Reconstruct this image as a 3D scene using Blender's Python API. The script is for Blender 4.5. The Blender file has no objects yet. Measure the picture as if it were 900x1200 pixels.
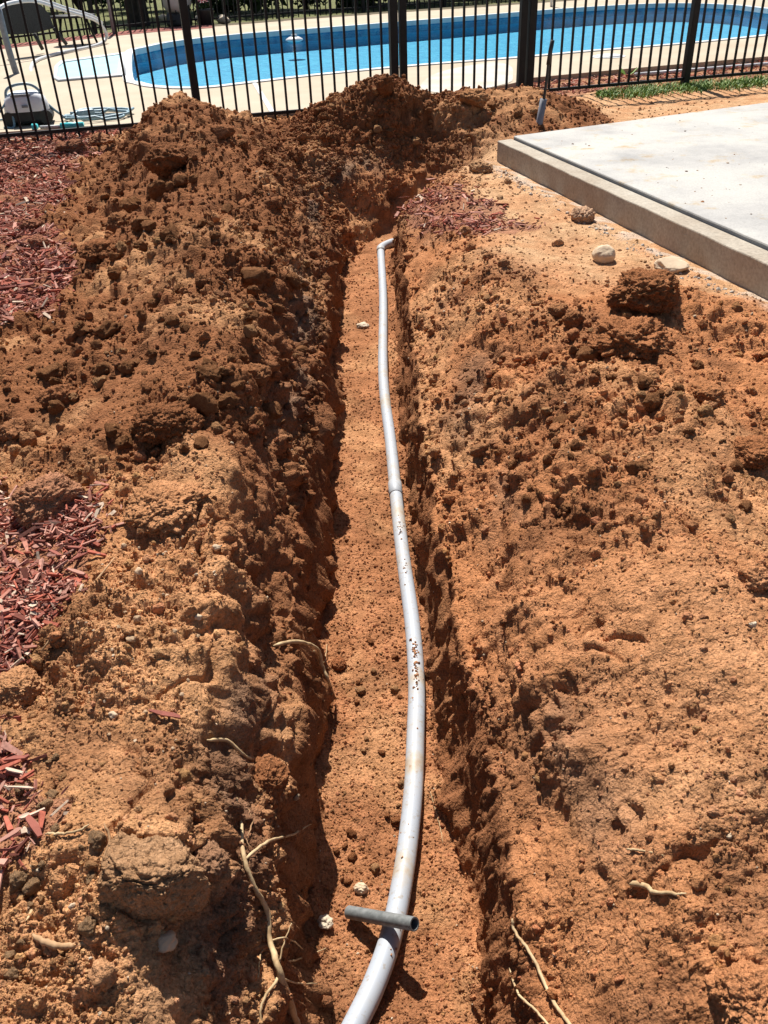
import bpy, bmesh, math, random
import numpy as np
from mathutils import Vector, Matrix, Quaternion

S = bpy.context.scene
C = S.collection
rng = np.random.default_rng(7)
random.seed(7)
R = math.radians

# ------------------------------------------------------------------ camera
FPX, PITCH, ROLL, CAMH = 1000.0, R(33.3), R(-2.35), 1.20
c_f = np.array([0, math.cos(PITCH), -math.sin(PITCH)])
c_u = np.array([0, math.sin(PITCH), math.cos(PITCH)])
c_r = np.array([1.0, 0, 0])
c_a = math.cos(ROLL) * c_r + math.sin(ROLL) * c_u
c_b = -math.sin(ROLL) * c_r + math.cos(ROLL) * c_u
cam_d = bpy.data.cameras.new('camera')
cam = bpy.data.objects.new('camera', cam_d)
C.objects.link(cam)
cam_d.sensor_fit = 'VERTICAL'
cam_d.sensor_height = 36
cam_d.sensor_width = 27
cam_d.lens = 36 * FPX / 1200
cam_d.clip_start = 0.02
cam_d.clip_end = 2000
cam.matrix_world = Matrix(((c_a[0], c_b[0], -c_f[0], 0), (c_a[1], c_b[1], -c_f[1], 0),
                           (c_a[2], c_b[2], -c_f[2], CAMH), (0, 0, 0, 1)))
S.camera = cam

def ray(px, py):
    d = c_f + c_a * (px - 450) / FPX - c_b * (py - 600) / FPX
    return d
def at(px, py, z):          # point of the level z that the photograph shows at (px, py)
    d = ray(px, py)
    return np.array([0, 0, CAMH]) + d * ((z - CAMH) / d[2])
def aty(px, py, y):         # the same on the upright plane at distance y
    d = ray(px, py)
    return np.array([0, 0, CAMH]) + d * (y / d[1])

# ------------------------------------------------------------------ light
SUN_AZ, SUN_EL = R(-8.5), R(55)
w = bpy.data.worlds.new('World')
S.world = w
w.use_nodes = True
nt = w.node_tree
sky = nt.nodes.new('ShaderNodeTexSky')
sky.sky_type = 'NISHITA'
sky.sun_disc = False
sky.sun_elevation = SUN_EL
sky.sun_rotation = SUN_AZ
nt.links.new(sky.outputs[0], nt.nodes['Background'].inputs[0])
nt.nodes['Background'].inputs[1].default_value = 0.05
sd = bpy.data.lights.new('sun', 'SUN')
sd.energy = 5.0
sd.angle = R(0.5)
sd.color = (1.0, 0.95, 0.87)
sun = bpy.data.objects.new('sun', sd)
C.objects.link(sun)
sdir = Vector((math.sin(SUN_AZ) * math.cos(SUN_EL), math.cos(SUN_AZ) * math.cos(SUN_EL), math.sin(SUN_EL)))
sun.rotation_euler = sdir.to_track_quat('Z', 'Y').to_euler()
sun.location = sdir * 30
S.view_settings.view_transform = 'Standard'
S.view_settings.look = 'None'
S.view_settings.gamma = 1
S.view_settings.exposure = 0.72

# ------------------------------------------------------------------ helpers
def link(name, me, mat=None, parent=None):
    o = bpy.data.objects.new(name, me)
    C.objects.link(o)
    if mat is not None and len(me.materials) == 0:
        me.materials.append(mat)
    if parent is not None:
        o.parent = parent
    return o
def tag(o, label=None, cat=None, group=None, kind=None):
    if label: o['label'] = label
    if cat: o['category'] = cat
    if group: o['group'] = group
    if kind: o['kind'] = kind
    return o
def empty(name, loc, label=None, cat=None, group=None, rz=0):
    o = bpy.data.objects.new(name, None)
    C.objects.link(o)
    o.empty_display_size = 0.1
    o.location = loc
    o.rotation_euler = (0, 0, rz)
    tag(o, label, cat, group)
    return o
def np_mesh(name, V, F, smooth=True, col=None):
    V = np.ascontiguousarray(V, dtype=np.float32)
    F = np.ascontiguousarray(F, dtype=np.int32)
    me = bpy.data.meshes.new(name)
    me.vertices.add(len(V))
    me.vertices.foreach_set('co', V.ravel())
    n, k = F.shape
    me.loops.add(n * k)
    me.loops.foreach_set('vertex_index', F.ravel())
    me.polygons.add(n)
    me.polygons.foreach_set('loop_start', np.arange(0, n * k, k, dtype=np.int32))
    me.polygons.foreach_set('use_smooth', np.full(n, smooth, dtype=bool))
    if col is not None:
        a = me.attributes.new('tone', 'FLOAT_COLOR', 'POINT')
        cc = np.ones((len(V), 4), dtype=np.float32)
        cc[:, :3] = col
        a.data.foreach_set('color', cc.ravel())
    me.update(calc_edges=True)
    return me
class MB:
    """collects boxes, tubes, lathes in one mesh"""
    def __init__(s): s.v = []; s.f = []
    def box(s, c, size, rot=None):
        b = len(s.v)
        M = rot.to_matrix() if isinstance(rot, Quaternion) else (Matrix.Rotation(rot, 3, 'Z') if rot else Matrix.Identity(3))
        for z in (-.5, .5):
            for x, y in ((-.5, -.5), (.5, -.5), (.5, .5), (-.5, .5)):
                s.v.append(tuple(Vector(c) + M @ Vector((x * size[0], y * size[1], z * size[2]))))
        for q in ((3, 2, 1, 0), (4, 5, 6, 7), (0, 1, 5, 4), (1, 2, 6, 5), (2, 3, 7, 6), (3, 0, 4, 7)):
            s.f.append(tuple(b + i for i in q))
        return s
    def tube(s, pts, r, n=8, cap=True):
        pts = [Vector(p) for p in pts]
        rs = r if isinstance(r, (list, tuple)) else [r] * len(pts)
        b = len(s.v)
        up = None
        for i, p in enumerate(pts):
            t = (pts[min(i + 1, len(pts) - 1)] - pts[max(i - 1, 0)]).normalized()
            if up is None:
                up = t.orthogonal().normalized()
            up = (up - t * up.dot(t)).normalized()
            sd_ = t.cross(up)
            for k in range(n):
                a = 2 * math.pi * k / n
                s.v.append(tuple(p + (up * math.cos(a) + sd_ * math.sin(a)) * rs[i]))
        for i in range(len(pts) - 1):
            for k in range(n):
                k2 = (k + 1) % n
                s.f.append((b + i * n + k, b + i * n + k2, b + (i + 1) * n + k2, b + (i + 1) * n + k))
        if cap:
            s.f.append(tuple(b + k for k in reversed(range(n))))
            s.f.append(tuple(b + (len(pts) - 1) * n + k for k in range(n)))
        return s
    def lathe(s, prof, c=(0, 0, 0), n=24, sx=1, sy=1):
        b = len(s.v)
        for r, z in prof:
            for k in range(n):
                a = 2 * math.pi * k / n
                s.v.append((c[0] + r * math.cos(a) * sx, c[1] + r * math.sin(a) * sy, c[2] + z))
        for i in range(len(prof) - 1):
            for k in range(n):
                k2 = (k + 1) % n
                s.f.append((b + i * n + k, b + i * n + k2, b + (i + 1) * n + k2, b + (i + 1) * n + k))
        s.f.append(tuple(b + k for k in reversed(range(n))))
        s.f.append(tuple(b + (len(prof) - 1) * n + k for k in range(n)))
        return s
    def mesh(s, name, smooth=False):
        me = bpy.data.meshes.new(name)
        me.from_pydata(s.v, [], s.f)
        if smooth:
            me.polygons.foreach_set('use_smooth', [True] * len(me.polygons))
        me.update()
        return me
    def build(s, name, mat, parent=None, smooth=False, bevel=0):
        o = link(name, s.mesh(name, smooth), mat, parent)
        if bevel:
            m = o.modifiers.new('bevel', 'BEVEL'); m.width = bevel; m.segments = 2; m.limit_method = 'ANGLE'
        return o
def spline(pts, per=8):
    P = [Vector(p) for p in pts]
    P = [P[0] * 2 - P[1]] + P + [P[-1] * 2 - P[-2]]
    out = []
    for i in range(1, len(P) - 2):
        for k in range(per):
            t = k / per
            a, b_, c_, d_ = P[i - 1], P[i], P[i + 1], P[i + 2]
            out.append(0.5 * ((2 * b_) + (c_ - a) * t + (2 * a - 5 * b_ + 4 * c_ - d_) * t * t + (3 * b_ - a - 3 * c_ + d_) * t ** 3))
    out.append(P[-2])
    return out
def copy_tree(o, parent=None):
    c = o.copy()
    C.objects.link(c)
    if parent is not None: c.parent = parent
    for ch in o.children: copy_tree(ch, c)
    return c

# ------------------------------------------------------------------ materials
def nodemat(name, base=(.5, .5, .5), rough=.6, metal=0.0, spec=.5):
    m = bpy.data.materials.new(name)
    m.use_nodes = True
    b = m.node_tree.nodes['Principled BSDF']
    b.inputs['Base Color'].default_value = (*base, 1)
    b.inputs['Roughness'].default_value = rough
    b.inputs['Metallic'].default_value = metal
    b.inputs['Specular IOR Level'].default_value = spec
    return m, m.node_tree, b
def N(t, typ, **kw):
    n = t.nodes.new(typ)
    for k, v in kw.items():
        if hasattr(n, k): setattr(n, k, v)
        else: n.inputs[k.replace('_', ' ')].default_value = v
    return n
def noise_node(t, scale, detail=4, rough=.6, coord='Object'):
    tc = N(t, 'ShaderNodeTexCoord')
    n = N(t, 'ShaderNodeTexNoise')
    n.inputs['Scale'].default_value = scale
    n.inputs['Detail'].default_value = detail
    n.inputs['Roughness'].default_value = rough
    t.links.new(tc.outputs[coord], n.inputs['Vector'])
    return n
def ramp(t, src, stops):
    r = N(t, 'ShaderNodeValToRGB')
    e = r.color_ramp.elements
    while len(e) < len(stops): e.new(.5)
    for i, (p, c) in enumerate(stops):
        e[i].position = p
        e[i].color = (*c, 1) if not isinstance(c, (int, float)) else (c, c, c, 1)
    t.links.new(src, r.inputs[0])
    return r
def mul(t, a, b_, fac=1.0, mode='MULTIPLY'):
    m = N(t, 'ShaderNodeMix', data_type='RGBA', blend_type=mode)
    m.inputs[0].default_value = fac
    t.links.new(a, m.inputs[6]); t.links.new(b_, m.inputs[7])
    return m.outputs[2]
def bump(t, b, src, strength=.5, dist=.01, prev=None):
    n = N(t, 'ShaderNodeBump')
    n.inputs['Strength'].default_value = strength
    n.inputs['Distance'].default_value = dist
    t.links.new(src, n.inputs['Height'])
    if prev is not None: t.links.new(prev, n.inputs['Normal'])
    t.links.new(n.outputs[0], b.inputs['Normal'])
    return n.outputs[0]
def noisy(name, c1, c2, scale=8, rough=.7, metal=0, bscale=None, bstr=.3, bdist=.004, spec=.4, detail=5, lo=.35, hi=.65):
    m, t, b = nodemat(name, c1, rough, metal, spec)
    n = noise_node(t, scale, detail)
    r = ramp(t, n.outputs[0], [(lo, c1), (hi, c2)])
    t.links.new(r.outputs[0], b.inputs['Base Color'])
    if bscale:
        n2 = noise_node(t, bscale, 5)
        bump(t, b, n2.outputs[0], bstr, bdist)
    return m

def soil_material(name, attr=True, c1=None, c2=None):
    m, t, b = nodemat(name, (.4, .2, .08), 1.0, 0, .08)
    b.inputs['Roughness'].default_value = 1.0
    n1 = noise_node(t, 190, 6, .72)
    r1 = ramp(t, n1.outputs[0], [(.25, (.60, .57, .54)), (.5, (1, 1, 1)), (.78, (1.45, 1.5, 1.6))])
    if attr:
        a = N(t, 'ShaderNodeAttribute', attribute_name='tone')
        src = a.outputs[0]
    else:
        n0 = noise_node(t, 6, 4)
        src = ramp(t, n0.outputs[0], [(.35, c1), (.65, c2)]).outputs[0]
    col = mul(t, src, r1.outputs[0])
    n3 = noise_node(t, 14, 5, .6)
    r3 = ramp(t, n3.outputs[0], [(.3, (.78, .74, .70)), (.7, (1.18, 1.18, 1.2))])
    col = mul(t, col, r3.outputs[0])
    t.links.new(col, b.inputs['Base Color'])
    nb = noise_node(t, 420, 4, .7)
    p = bump(t, b, nb.outputs[0], .6, .004)
    p = bump(t, b, n1.outputs[0], .7, .006, p)
    nw = noise_node(t, 60, 3, .6)
    for sc_, ds_, st_ in ((140, .006, .75), (55, .011, .42)):
        tc = N(t, 'ShaderNodeTexCoord')
        mxv = N(t, 'ShaderNodeMix', data_type='RGBA'); mxv.inputs[0].default_value = .02
        t.links.new(tc.outputs['Object'], mxv.inputs[6]); t.links.new(nw.outputs['Color'], mxv.inputs[7])
        vo = N(t, 'ShaderNodeTexVoronoi'); vo.inputs['Scale'].default_value = sc_; vo.inputs['Randomness'].default_value = 1
        t.links.new(mxv.outputs[2], vo.inputs['Vector'])
        inv = N(t, 'ShaderNodeMath', operation='SUBTRACT'); inv.inputs[0].default_value = 1
        t.links.new(vo.outputs['Distance'], inv.inputs[1])
        p = bump(t, b, inv.outputs[0], st_, ds_, p)
    return m
M = {}
M['soil'] = soil_material('soil')
M['clod_dark'] = soil_material('clod_dark', False, (.27, .115, .048), (.38, .18, .08))
M['clod_tan'] = soil_material('clod_tan', False, (.44, .22, .10), (.56, .31, .15))
M['clod_grey'] = soil_material('clod_grey', False, (.36, .235, .14), (.50, .29, .145))
M['clod_red'] = soil_material('clod_red', False, (.28, .105, .045), (.40, .17, .07))
M['stone_pale'] = noisy('stone_pale', (.50, .37, .245), (.62, .48, .33), 14, .8, 0, 60, .4, .004)
M['stone_white'] = noisy('stone_white', (.48, .385, .275), (.62, .52, .39), 30, .75, 0, 90, .4, .003)
M['stone_tan'] = noisy('stone_tan', (.46, .31, .19), (.56, .39, .25), 16, .85, 0, 90, .5, .003)
M['stone_brown'] = noisy('stone_brown', (.34, .22, .13), (.50, .34, .20), 16, .8, 0, 70, .5, .004)
M['root'] = noisy('root', (.34, .22, .11), (.56, .42, .24), 45, .8, 0, 240, .5, .001)
M['root_brown'] = noisy('root_brown', (.22, .12, .06), (.38, .22, .11), 50, .85, 0, 200, .5, .001)
M['twig'] = noisy('twig', (.30, .17, .08), (.42, .26, .14), 40, .85, 0, 160, .5, .001)
M['black'] = noisy('black_metal', (.008, .008, .009), (.014, .014, .015), 20, .55, 0, None, spec=.25)
M['grey_plastic'] = noisy('grey_plastic', (.17, .18, .21), (.24, .25, .28), 20, .5)
M['white_plastic'] = noisy('white_plastic', (.56, .57, .59), (.64, .64, .65), 12, .4)
M['shell_white'] = noisy('shell_white', (.80, .81, .84), (.84, .84, .86), 6, .35)
M['dark_plastic'] = noisy('dark_plastic', (.018, .018, .02), (.035, .033, .03), 20, .5)
M['cyan'] = noisy('turquoise_plastic', (.06, .50, .56), (.09, .62, .66), 10, .45)
M['cable'] = noisy('blue_cable', (.16, .27, .34), (.28, .40, .46), 30, .5)
M['coping'] = noisy('coping', (.54, .56, .57), (.62, .64, .65), 6, .5)
M['sling'] = noisy('sling', (.028, .03, .032), (.045, .047, .05), 60, .9)
M['tank'] = noisy('tank', (.46, .45, .43), (.55, .54, .52), 4, .5)
M['bark'] = noisy('bark', (.018, .014, .011), (.04, .032, .026), 9, .95, 0, 14, .8, .03)
M['steel'] = noisy('galvanised_steel', (.14, .15, .15), (.24, .25, .25), 55, .6, .35, 150, .25, .001)

# concrete with soil stains
m, t, b = nodemat('concrete', (.6, .58, .54), .8, 0, .3)
n = noise_node(t, 2.2, 6, .62)
r = ramp(t, n.outputs[0], [(.30, (.29, .285, .28)), (.45, (.375, .365, .35)), (.55, (.42, .41, .385)), (.7, (.46, .44, .41))])
n2 = noise_node(t, 5.5, 6, .7)
st = ramp(t, n2.outputs[0], [(.565, (1, 1, 1)), (.63, (1.0, .90, .76)), (.70, (.88, .66, .45))])
n3 = noise_node(t, 120, 4)
sp = ramp(t, n3.outputs[0], [(.3, (.86, .86, .86)), (.6, (1.05, 1.05, 1.05))])
t.links.new(mul(t, mul(t, r.outputs[0], st.outputs[0]), sp.outputs[0]), b.inputs['Base Color'])
bump(t, b, n3.outputs[0], .25, .003)
M['concrete'] = m
m, t, b = nodemat('concrete_face', (.5, .48, .44), .9, 0, .2)
n = noise_node(t, 3, 6, .65)
r = ramp(t, n.outputs[0], [(.3, (.32, .265, .205)), (.6, (.42, .375, .31)), (.75, (.48, .44, .38))])
n3 = noise_node(t, 70, 5)
sp = ramp(t, n3.outputs[0], [(.3, (.75, .75, .75)), (.6, (1.05, 1.05, 1.05))])
t.links.new(mul(t, r.outputs[0], sp.outputs[0]), b.inputs['Base Color'])
bump(t, b, n3.outputs[0], .5, .006)
M['concrete_face'] = m
M['deck'] = noisy('pool_deck', (.38, .305, .215), (.44, .365, .27), 1.1, .8, 0, 120, .2, .003)
M['patch'] = noisy('pale_patch', (.41, .355, .28), (.49, .46, .42), 2.5, .75, 0, 80, .2, .003)
M['mulch'] = None
m, t, b = nodemat('mulch', (.3, .08, .06), .9, 0, .15)
a = N(t, 'ShaderNodeAttribute', attribute_name='tone')
n = noise_node(t, 120, 4)
r = ramp(t, n.outputs[0], [(.3, (.7, .7, .7)), (.7, (1.25, 1.25, 1.25))])
t.links.new(mul(t, a.outputs[0], r.outputs[0]), b.inputs['Base Color'])
M['mulch'] = m
for i, (c1, c2) in enumerate([((.24, .07, .05), (.33, .11, .08)), ((.36, .165, .125), (.46, .24, .18)), ((.13, .035, .028), (.20, .055, .045)), ((.50, .36, .26), (.60, .46, .36))]):
    M['chip%d' % i] = noisy('wood_chip_%s' % ('red', 'pink', 'dark', 'pale')[i], c1, c2, 90, .9, 0, 300, .5, .001)

# pvc pipe: bluish white with soil smears
m, t, b = nodemat('pvc', (.62, .66, .72), .5, 0, .35)
n = noise_node(t, 7, 6, .68)
r = ramp(t, n.outputs[0], [(.42, (.385, .42, .475)), (.53, (.39, .41, .44)), (.63, (.40, .36, .31)), (.76, (.35, .23, .14))])
n2 = noise_node(t, 60, 5, .7)
r2 = ramp(t, n2.outputs[0], [(.56, (1, 1, 1)), (.66, (.85, .72, .58)), (.73, (.62, .36, .20))])
t.links.new(mul(t, r.outputs[0], r2.outputs[0]), b.inputs['Base Color'])
M['pvc'] = m

# pool liner
m, t, b = nodemat('liner', (.1, .45, .7), .6, 0, .3)
vo = N(t, 'ShaderNodeTexVoronoi'); vo.inputs['Scale'].default_value = 5
tc = N(t, 'ShaderNodeTexCoord'); t.links.new(tc.outputs['Object'], vo.inputs['Vector'])
n = noise_node(t, 9, 5, .7)
r = ramp(t, n.outputs[0], [(.35, (.010, .25, .44)), (.5, (.018, .305, .49)), (.60, (.06, .41, .58))])  # liner mottling; its lighter flecks also imitate caustic light on the floor
t.links.new(r.outputs[0], b.inputs['Base Color'])
M['liner'] = m
m, t, b = nodemat('liner_wall', (.03, .25, .5), .6, 0, .3)
n = noise_node(t, 3, 4)
r = ramp(t, n.outputs[0], [(.35, (.012, .36, .58)), (.65, (.02, .42, .64))])
t.links.new(r.outputs[0], b.inputs['Base Color'])
M['liner_wall'] = m
m, t, b = nodemat('liner_band', (.02, .12, .3), .5, 0, .3)
n = noise_node(t, 6, 6, .75)
r = ramp(t, n.outputs[0], [(.36, (.012, .13, .26)), (.5, (.02, .22, .38)), (.64, (.08, .36, .48))])
t.links.new(r.outputs[0], b.inputs['Base Color'])
M['liner_band'] = m
M['step'] = noisy('step_liner', (.22, .45, .52), (.27, .50, .57), 3, .6)
# water: clear sheet with ripples, mirror by Fresnel
m = bpy.data.materials.new('water'); m.use_nodes = True
t = m.node_tree
for x in list(t.nodes):
    if x.type != 'OUTPUT_MATERIAL': t.nodes.remove(x)
out = [x for x in t.nodes if x.type == 'OUTPUT_MATERIAL'][0]
tr = N(t, 'ShaderNodeBsdfTransparent'); tr.inputs[0].default_value = (.80, .95, .99, 1)
gl = N(t, 'ShaderNodeBsdfGlossy'); gl.inputs['Roughness'].default_value = .03
fr = N(t, 'ShaderNodeFresnel'); fr.inputs[0].default_value = 1.33
mx = N(t, 'ShaderNodeMixShader')
n = noise_node(t, 5, 4, .6)
bp = N(t, 'ShaderNodeBump'); bp.inputs['Strength'].default_value = .35; bp.inputs['Distance'].default_value = .05
t.links.new(n.outputs[0], bp.inputs['Height'])
t.links.new(bp.outputs[0], gl.inputs['Normal']); t.links.new(bp.outputs[0], fr.inputs['Normal'])
fm = N(t, 'ShaderNodeMath', operation='MULTIPLY'); fm.inputs[1].default_value = .30; t.links.new(fr.outputs[0], fm.inputs[0]); t.links.new(fm.outputs[0], mx.inputs[0]); t.links.new(tr.outputs[0], mx.inputs[1]); t.links.new(gl.outputs[0], mx.inputs[2])
t.links.new(mx.outputs[0], out.inputs['Surface'])
M['water'] = m
M['lawn'] = noisy('lawn', (.10, .115, .030), (.17, .17, .055), 1.5, .95, 0, 40, .8, .05)
m, t, b = nodemat('leaf', (.03, .06, .015), .6, 0, .3)
g = N(t, 'ShaderNodeNewGeometry')
r = ramp(t, g.outputs['Random Per Island'], [(0, (.012, .028, .010)), (.6, (.028, .06, .018)), (1, (.06, .095, .028))])
t.links.new(r.outputs[0], b.inputs['Base Color'])
M['leaf'] = m
m, t, b = nodemat('grass', (.06, .14, .02), .6, 0, .3)
g = N(t, 'ShaderNodeNewGeometry')
r = ramp(t, g.outputs['Random Per Island'], [(0, (.06, .14, .02)), (.6, (.14, .24, .03)), (.9, (.24, .33, .06)), (1, (.40, .36, .16))])
t.links.new(r.outputs[0], b.inputs['Base Color'])
M['grass'] = m
M['flower'] = noisy('flower', (.65, .10, .16), (.75, .70, .68), 30, .7, lo=.45, hi=.55)

# ------------------------------------------------------------------ noise
_perm = rng.integers(0, 256, 4096)
_g = rng.normal(size=(256, 3)); _g /= np.linalg.norm(_g, axis=1)[:, None]
_g = _g.astype(np.float32)
def _hash(i, j, k, seed):
    return (i * 73856093 ^ j * 19349663 ^ k * 83492791 ^ (seed * 2654435 + 1013)) & 0x7fffffff
def perlin(P, seed=0):
    i = np.floor(P).astype(np.int64)
    f = (P - i).astype(np.float32)
    u = f * f * f * (f * (f * 6 - 15) + 10)
    res = np.zeros(len(P), np.float32)
    for dx in (0, 1):
        for dy in (0, 1):
            for dz in (0, 1):
                h = _hash(i[:, 0] + dx, i[:, 1] + dy, i[:, 2] + dz, seed)
                g = _g[_perm[(h ^ (h >> 11)) & 4095]]
                d = g[:, 0] * (f[:, 0] - dx) + g[:, 1] * (f[:, 1] - dy) + g[:, 2] * (f[:, 2] - dz)
                wgt = (u[:, 0] if dx else 1 - u[:, 0]) * (u[:, 1] if dy else 1 - u[:, 1]) * (u[:, 2] if dz else 1 - u[:, 2])
                res += d * wgt
    return res * 1.5
def fbm(P, sc, oct=4, seed=0, gain=.5):
    r = 0; a = 1.0
    for o in range(oct):
        r = r + a * perlin(P * sc, seed + o * 17)
        sc *= 2.03; a *= gain
    return r
def lumps(P, seed, dens=.6):
    """rounded lumps: highest spherical cap over the jittered cells"""
    i = np.floor(P).astype(np.int64)
    f = (P - i).astype(np.float32)
    best = np.zeros(len(P), np.float32)
    for dx in (-1, 0, 1):
        for dy in (-1, 0, 1):
            for dz in (-1, 0, 1):
                h = _hash(i[:, 0] + dx, i[:, 1] + dy, i[:, 2] + dz, seed)
                h = (h ^ (h >> 13)) * 0x5bd1e995 & 0x7fffffff
                jx = (h & 255) / 255.; jy = ((h >> 8) & 255) / 255.; jz = ((h >> 16) & 255) / 255.
                rr = (((h >> 23) & 255) / 255.)
                rad = np.where(rr < dens, .25 + .5 * rr, .001)
                d2 = ((f[:, 0] - dx - jx) ** 2 + (f[:, 1] - dy - jy) ** 2 + (f[:, 2] - dz - jz) ** 2)
                best = np.maximum(best, np.sqrt(np.maximum(0, rad * rad - d2)))
    return best
def sstep(a, b_, x):
    t_ = np.clip((x - a) / (b_ - a), 0, 1)
    return t_ * t_ * (3 - 2 * t_)
def inpoly(x, y, poly):
    r = np.zeros(x.shape, bool)
    n_ = len(poly)
    for k in range(n_):
        x1, y1 = poly[k][:2]; x2, y2 = poly[(k + 1) % n_][:2]
        c = ((y1 > y) != (y2 > y)) & (x < (x2 - x1) * (y - y1) / (y2 - y1 + 1e-12) + x1)
        r ^= c
    return r

# ------------------------------------------------------------------ places
TH = R(15.736)
FP0 = np.array([-2.5844, 7.5826]); FD = np.array([math.cos(TH), math.sin(TH)]); FN = np.array([-FD[1], FD[0]])
def fpt(t_, z=0, off=0): q = FP0 + FD * t_ + FN * off; return (q[0], q[1], z)
DZ = .05
deck_edge = [tuple(at(px, py, DZ)[:2]) for px, py in [(-150, 167), (0, 155), (142, 145), (300, 132), (380, 126), (540, 110), (603, 97), (618, 91.5), (740, 80), (900, 66), (1050, 52)]]
dex = np.array([p[0] for p in deck_edge]); dey = np.array([p[1] for p in deck_edge])
mulch_up = [at(*p, .0)[:2] for p in [(-200, 150), (0, 152), (150, 143), (250, 135), (135, 155), (125, 170), (78, 200), (62, 250), (82, 300), (72, 362), (0, 372), (-250, 400)]]
mulch_mid = [at(*p, .0)[:2] for p in [(-200, 570), (0, 575), (60, 600), (112, 592), (122, 640), (85, 720), (45, 770), (0, 800), (-200, 850)]]
mulch_low = [at(*p, .0)[:2] for p in [(-150, 840), (5, 850), (42, 930), (88, 965), (70, 1000), (35, 1010), (0, 1020), (-150, 1060)]]
mulch_right = [at(*p, .0)[:2] for p in [(488, 212), (545, 228), (600, 252), (640, 262), (600, 282), (560, 275), (500, 255), (478, 235)]]
mulch_fence = [at(*p, .0)[:2] for p in [(600, 100), (680, 88), (905, 64), (1000, 55), (1000, 80), (900, 88), (740, 105), (680, 112), (610, 118)]]
pool_out = [at(px, py, DZ)[:2] for px, py in
            [(146, 92), (156, 98), (182, 103), (235, 104), (300, 97), (360, 90), (450, 81), (520, 75), (600, 69), (700, 60), (800, 52), (900, 42), (960, 34)]]
far_rim = [at(px, py, DZ)[:2] for px, py in [(985, 27), (970, 19), (935, 14), (900, 10), (860, 6), (800, 4), (740, 5.5), (650, 11), (520, 21.5), (450, 27), (400, 31), (300, 38.5), (250, 43), (200, 49), (165, 56), (148, 62)]]

SC = np.array([.867, 6.171])                                    # slab corner
SL = np.array([.701, -2.818]); SL /= np.linalg.norm(SL)
SB = np.array([2.231, 1.018]); SB /= np.linalg.norm(SB)

# ------------------------------------------------------------------ soil terrain
def zfloor(y): return -.60 + .085 * sstep(3.0, 6.0, y) + .25 * sstep(6.1, 6.6, y)
TP = [np.array([-.035, -3.0]), np.array([-.035, 5.45]), np.array([.10, 6.0]), np.array([.50, 6.50])]
def trench_dist(x, y):
    d = np.full(x.shape, 9.0)
    for a_, b_ in zip(TP[:-1], TP[1:]):
        ab = b_ - a_
        t_ = np.clip(((x - a_[0]) * ab[0] + (y - a_[1]) * ab[1]) / ab.dot(ab), 0, 1)
        d = np.minimum(d, np.hypot(x - a_[0] - ab[0] * t_, y - a_[1] - ab[1] * t_))
    return d
def halfw(y, side):
    # floor edges: left about x=-.2 all along, right .12-.17
    l = .194 - .015 * sstep(2.2, .8, y) - .06 * sstep(5.3, 6.1, y)
    r_ = .145 + .05 * sstep(1.8, .9, y) + .035 * sstep(3.8, 6, y)
    return np.where(side < 0, l, r_)
crest = np.array([(-.42, .6, .0), (-.45, 1.2, .03), (-.50, 1.9, .10), (-.56, 2.6, .18), (-.64, 3.4, .23), (-.78, 4.3, .27), (-1.0, 5.3, .33), (-1.27, 6.2, .45), (-1.35, 6.9, .30), (-1.3, 7.6, .08), (-1.3, 8.5, .0)])
def ground0(x, y):
    z = np.zeros(x.shape)
    # undulation and slow rise to the slab
    cx = np.interp(y, crest[:, 1], crest[:, 0]); cz = np.interp(y, crest[:, 1], crest[:, 2])
    wl = np.interp(y, [0, 2, 4, 6, 8], [.35, .46, .60, .60, .4])
    wr = np.interp(y, [0, 2, 4, 6, 8], [.3, .38, .5, .75, .6])
    dx = x - cx
    u = np.where(dx < 0, -dx / wl, dx / wr)
    z = z + cz * np.maximum(0, 1 - sstep(0, 1.25, u)) * 1.0
    def hill(hx, hy, hz, sx, sy, rot=0, p=1.0):
        c_, s_ = math.cos(rot), math.sin(rot)
        ax = (x - hx) * c_ + (y - hy) * s_; ay = -(x - hx) * s_ + (y - hy) * c_
        return hz * np.exp(-((ax / sx) ** 2 + (ay / sy) ** 2) ** p)
    z = z + hill(.07, 7.2, .36, .42, .40) + hill(-.45, 7.1, .13, .35, .4) + hill(.72, 7.35, .20, .50, .55, .3) + hill(1.35, 7.65, .20, .50, .42, .3) + hill(.62, 6.75, .07, .28, .35)
    z = z + hill(1.05, 3.02, .12, .30, .26) + hill(.82, 2.35, .10, .34, .55, -.25) + hill(.66, 1.55, .085, .28, .5, -.15) + hill(.55, 3.6, .05, .25, .6) + hill(.42, 1.9, .03, .22, .6)
    z = z + hill(.70, 1.0, .05, .25, .30) + hill(.42, 5.1, .03, .22, .4)
    z = z + hill(-1.45, 2.75, .05, .35, .25) + hill(-.42, .88, .03, .16, .2)
    return z
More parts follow.
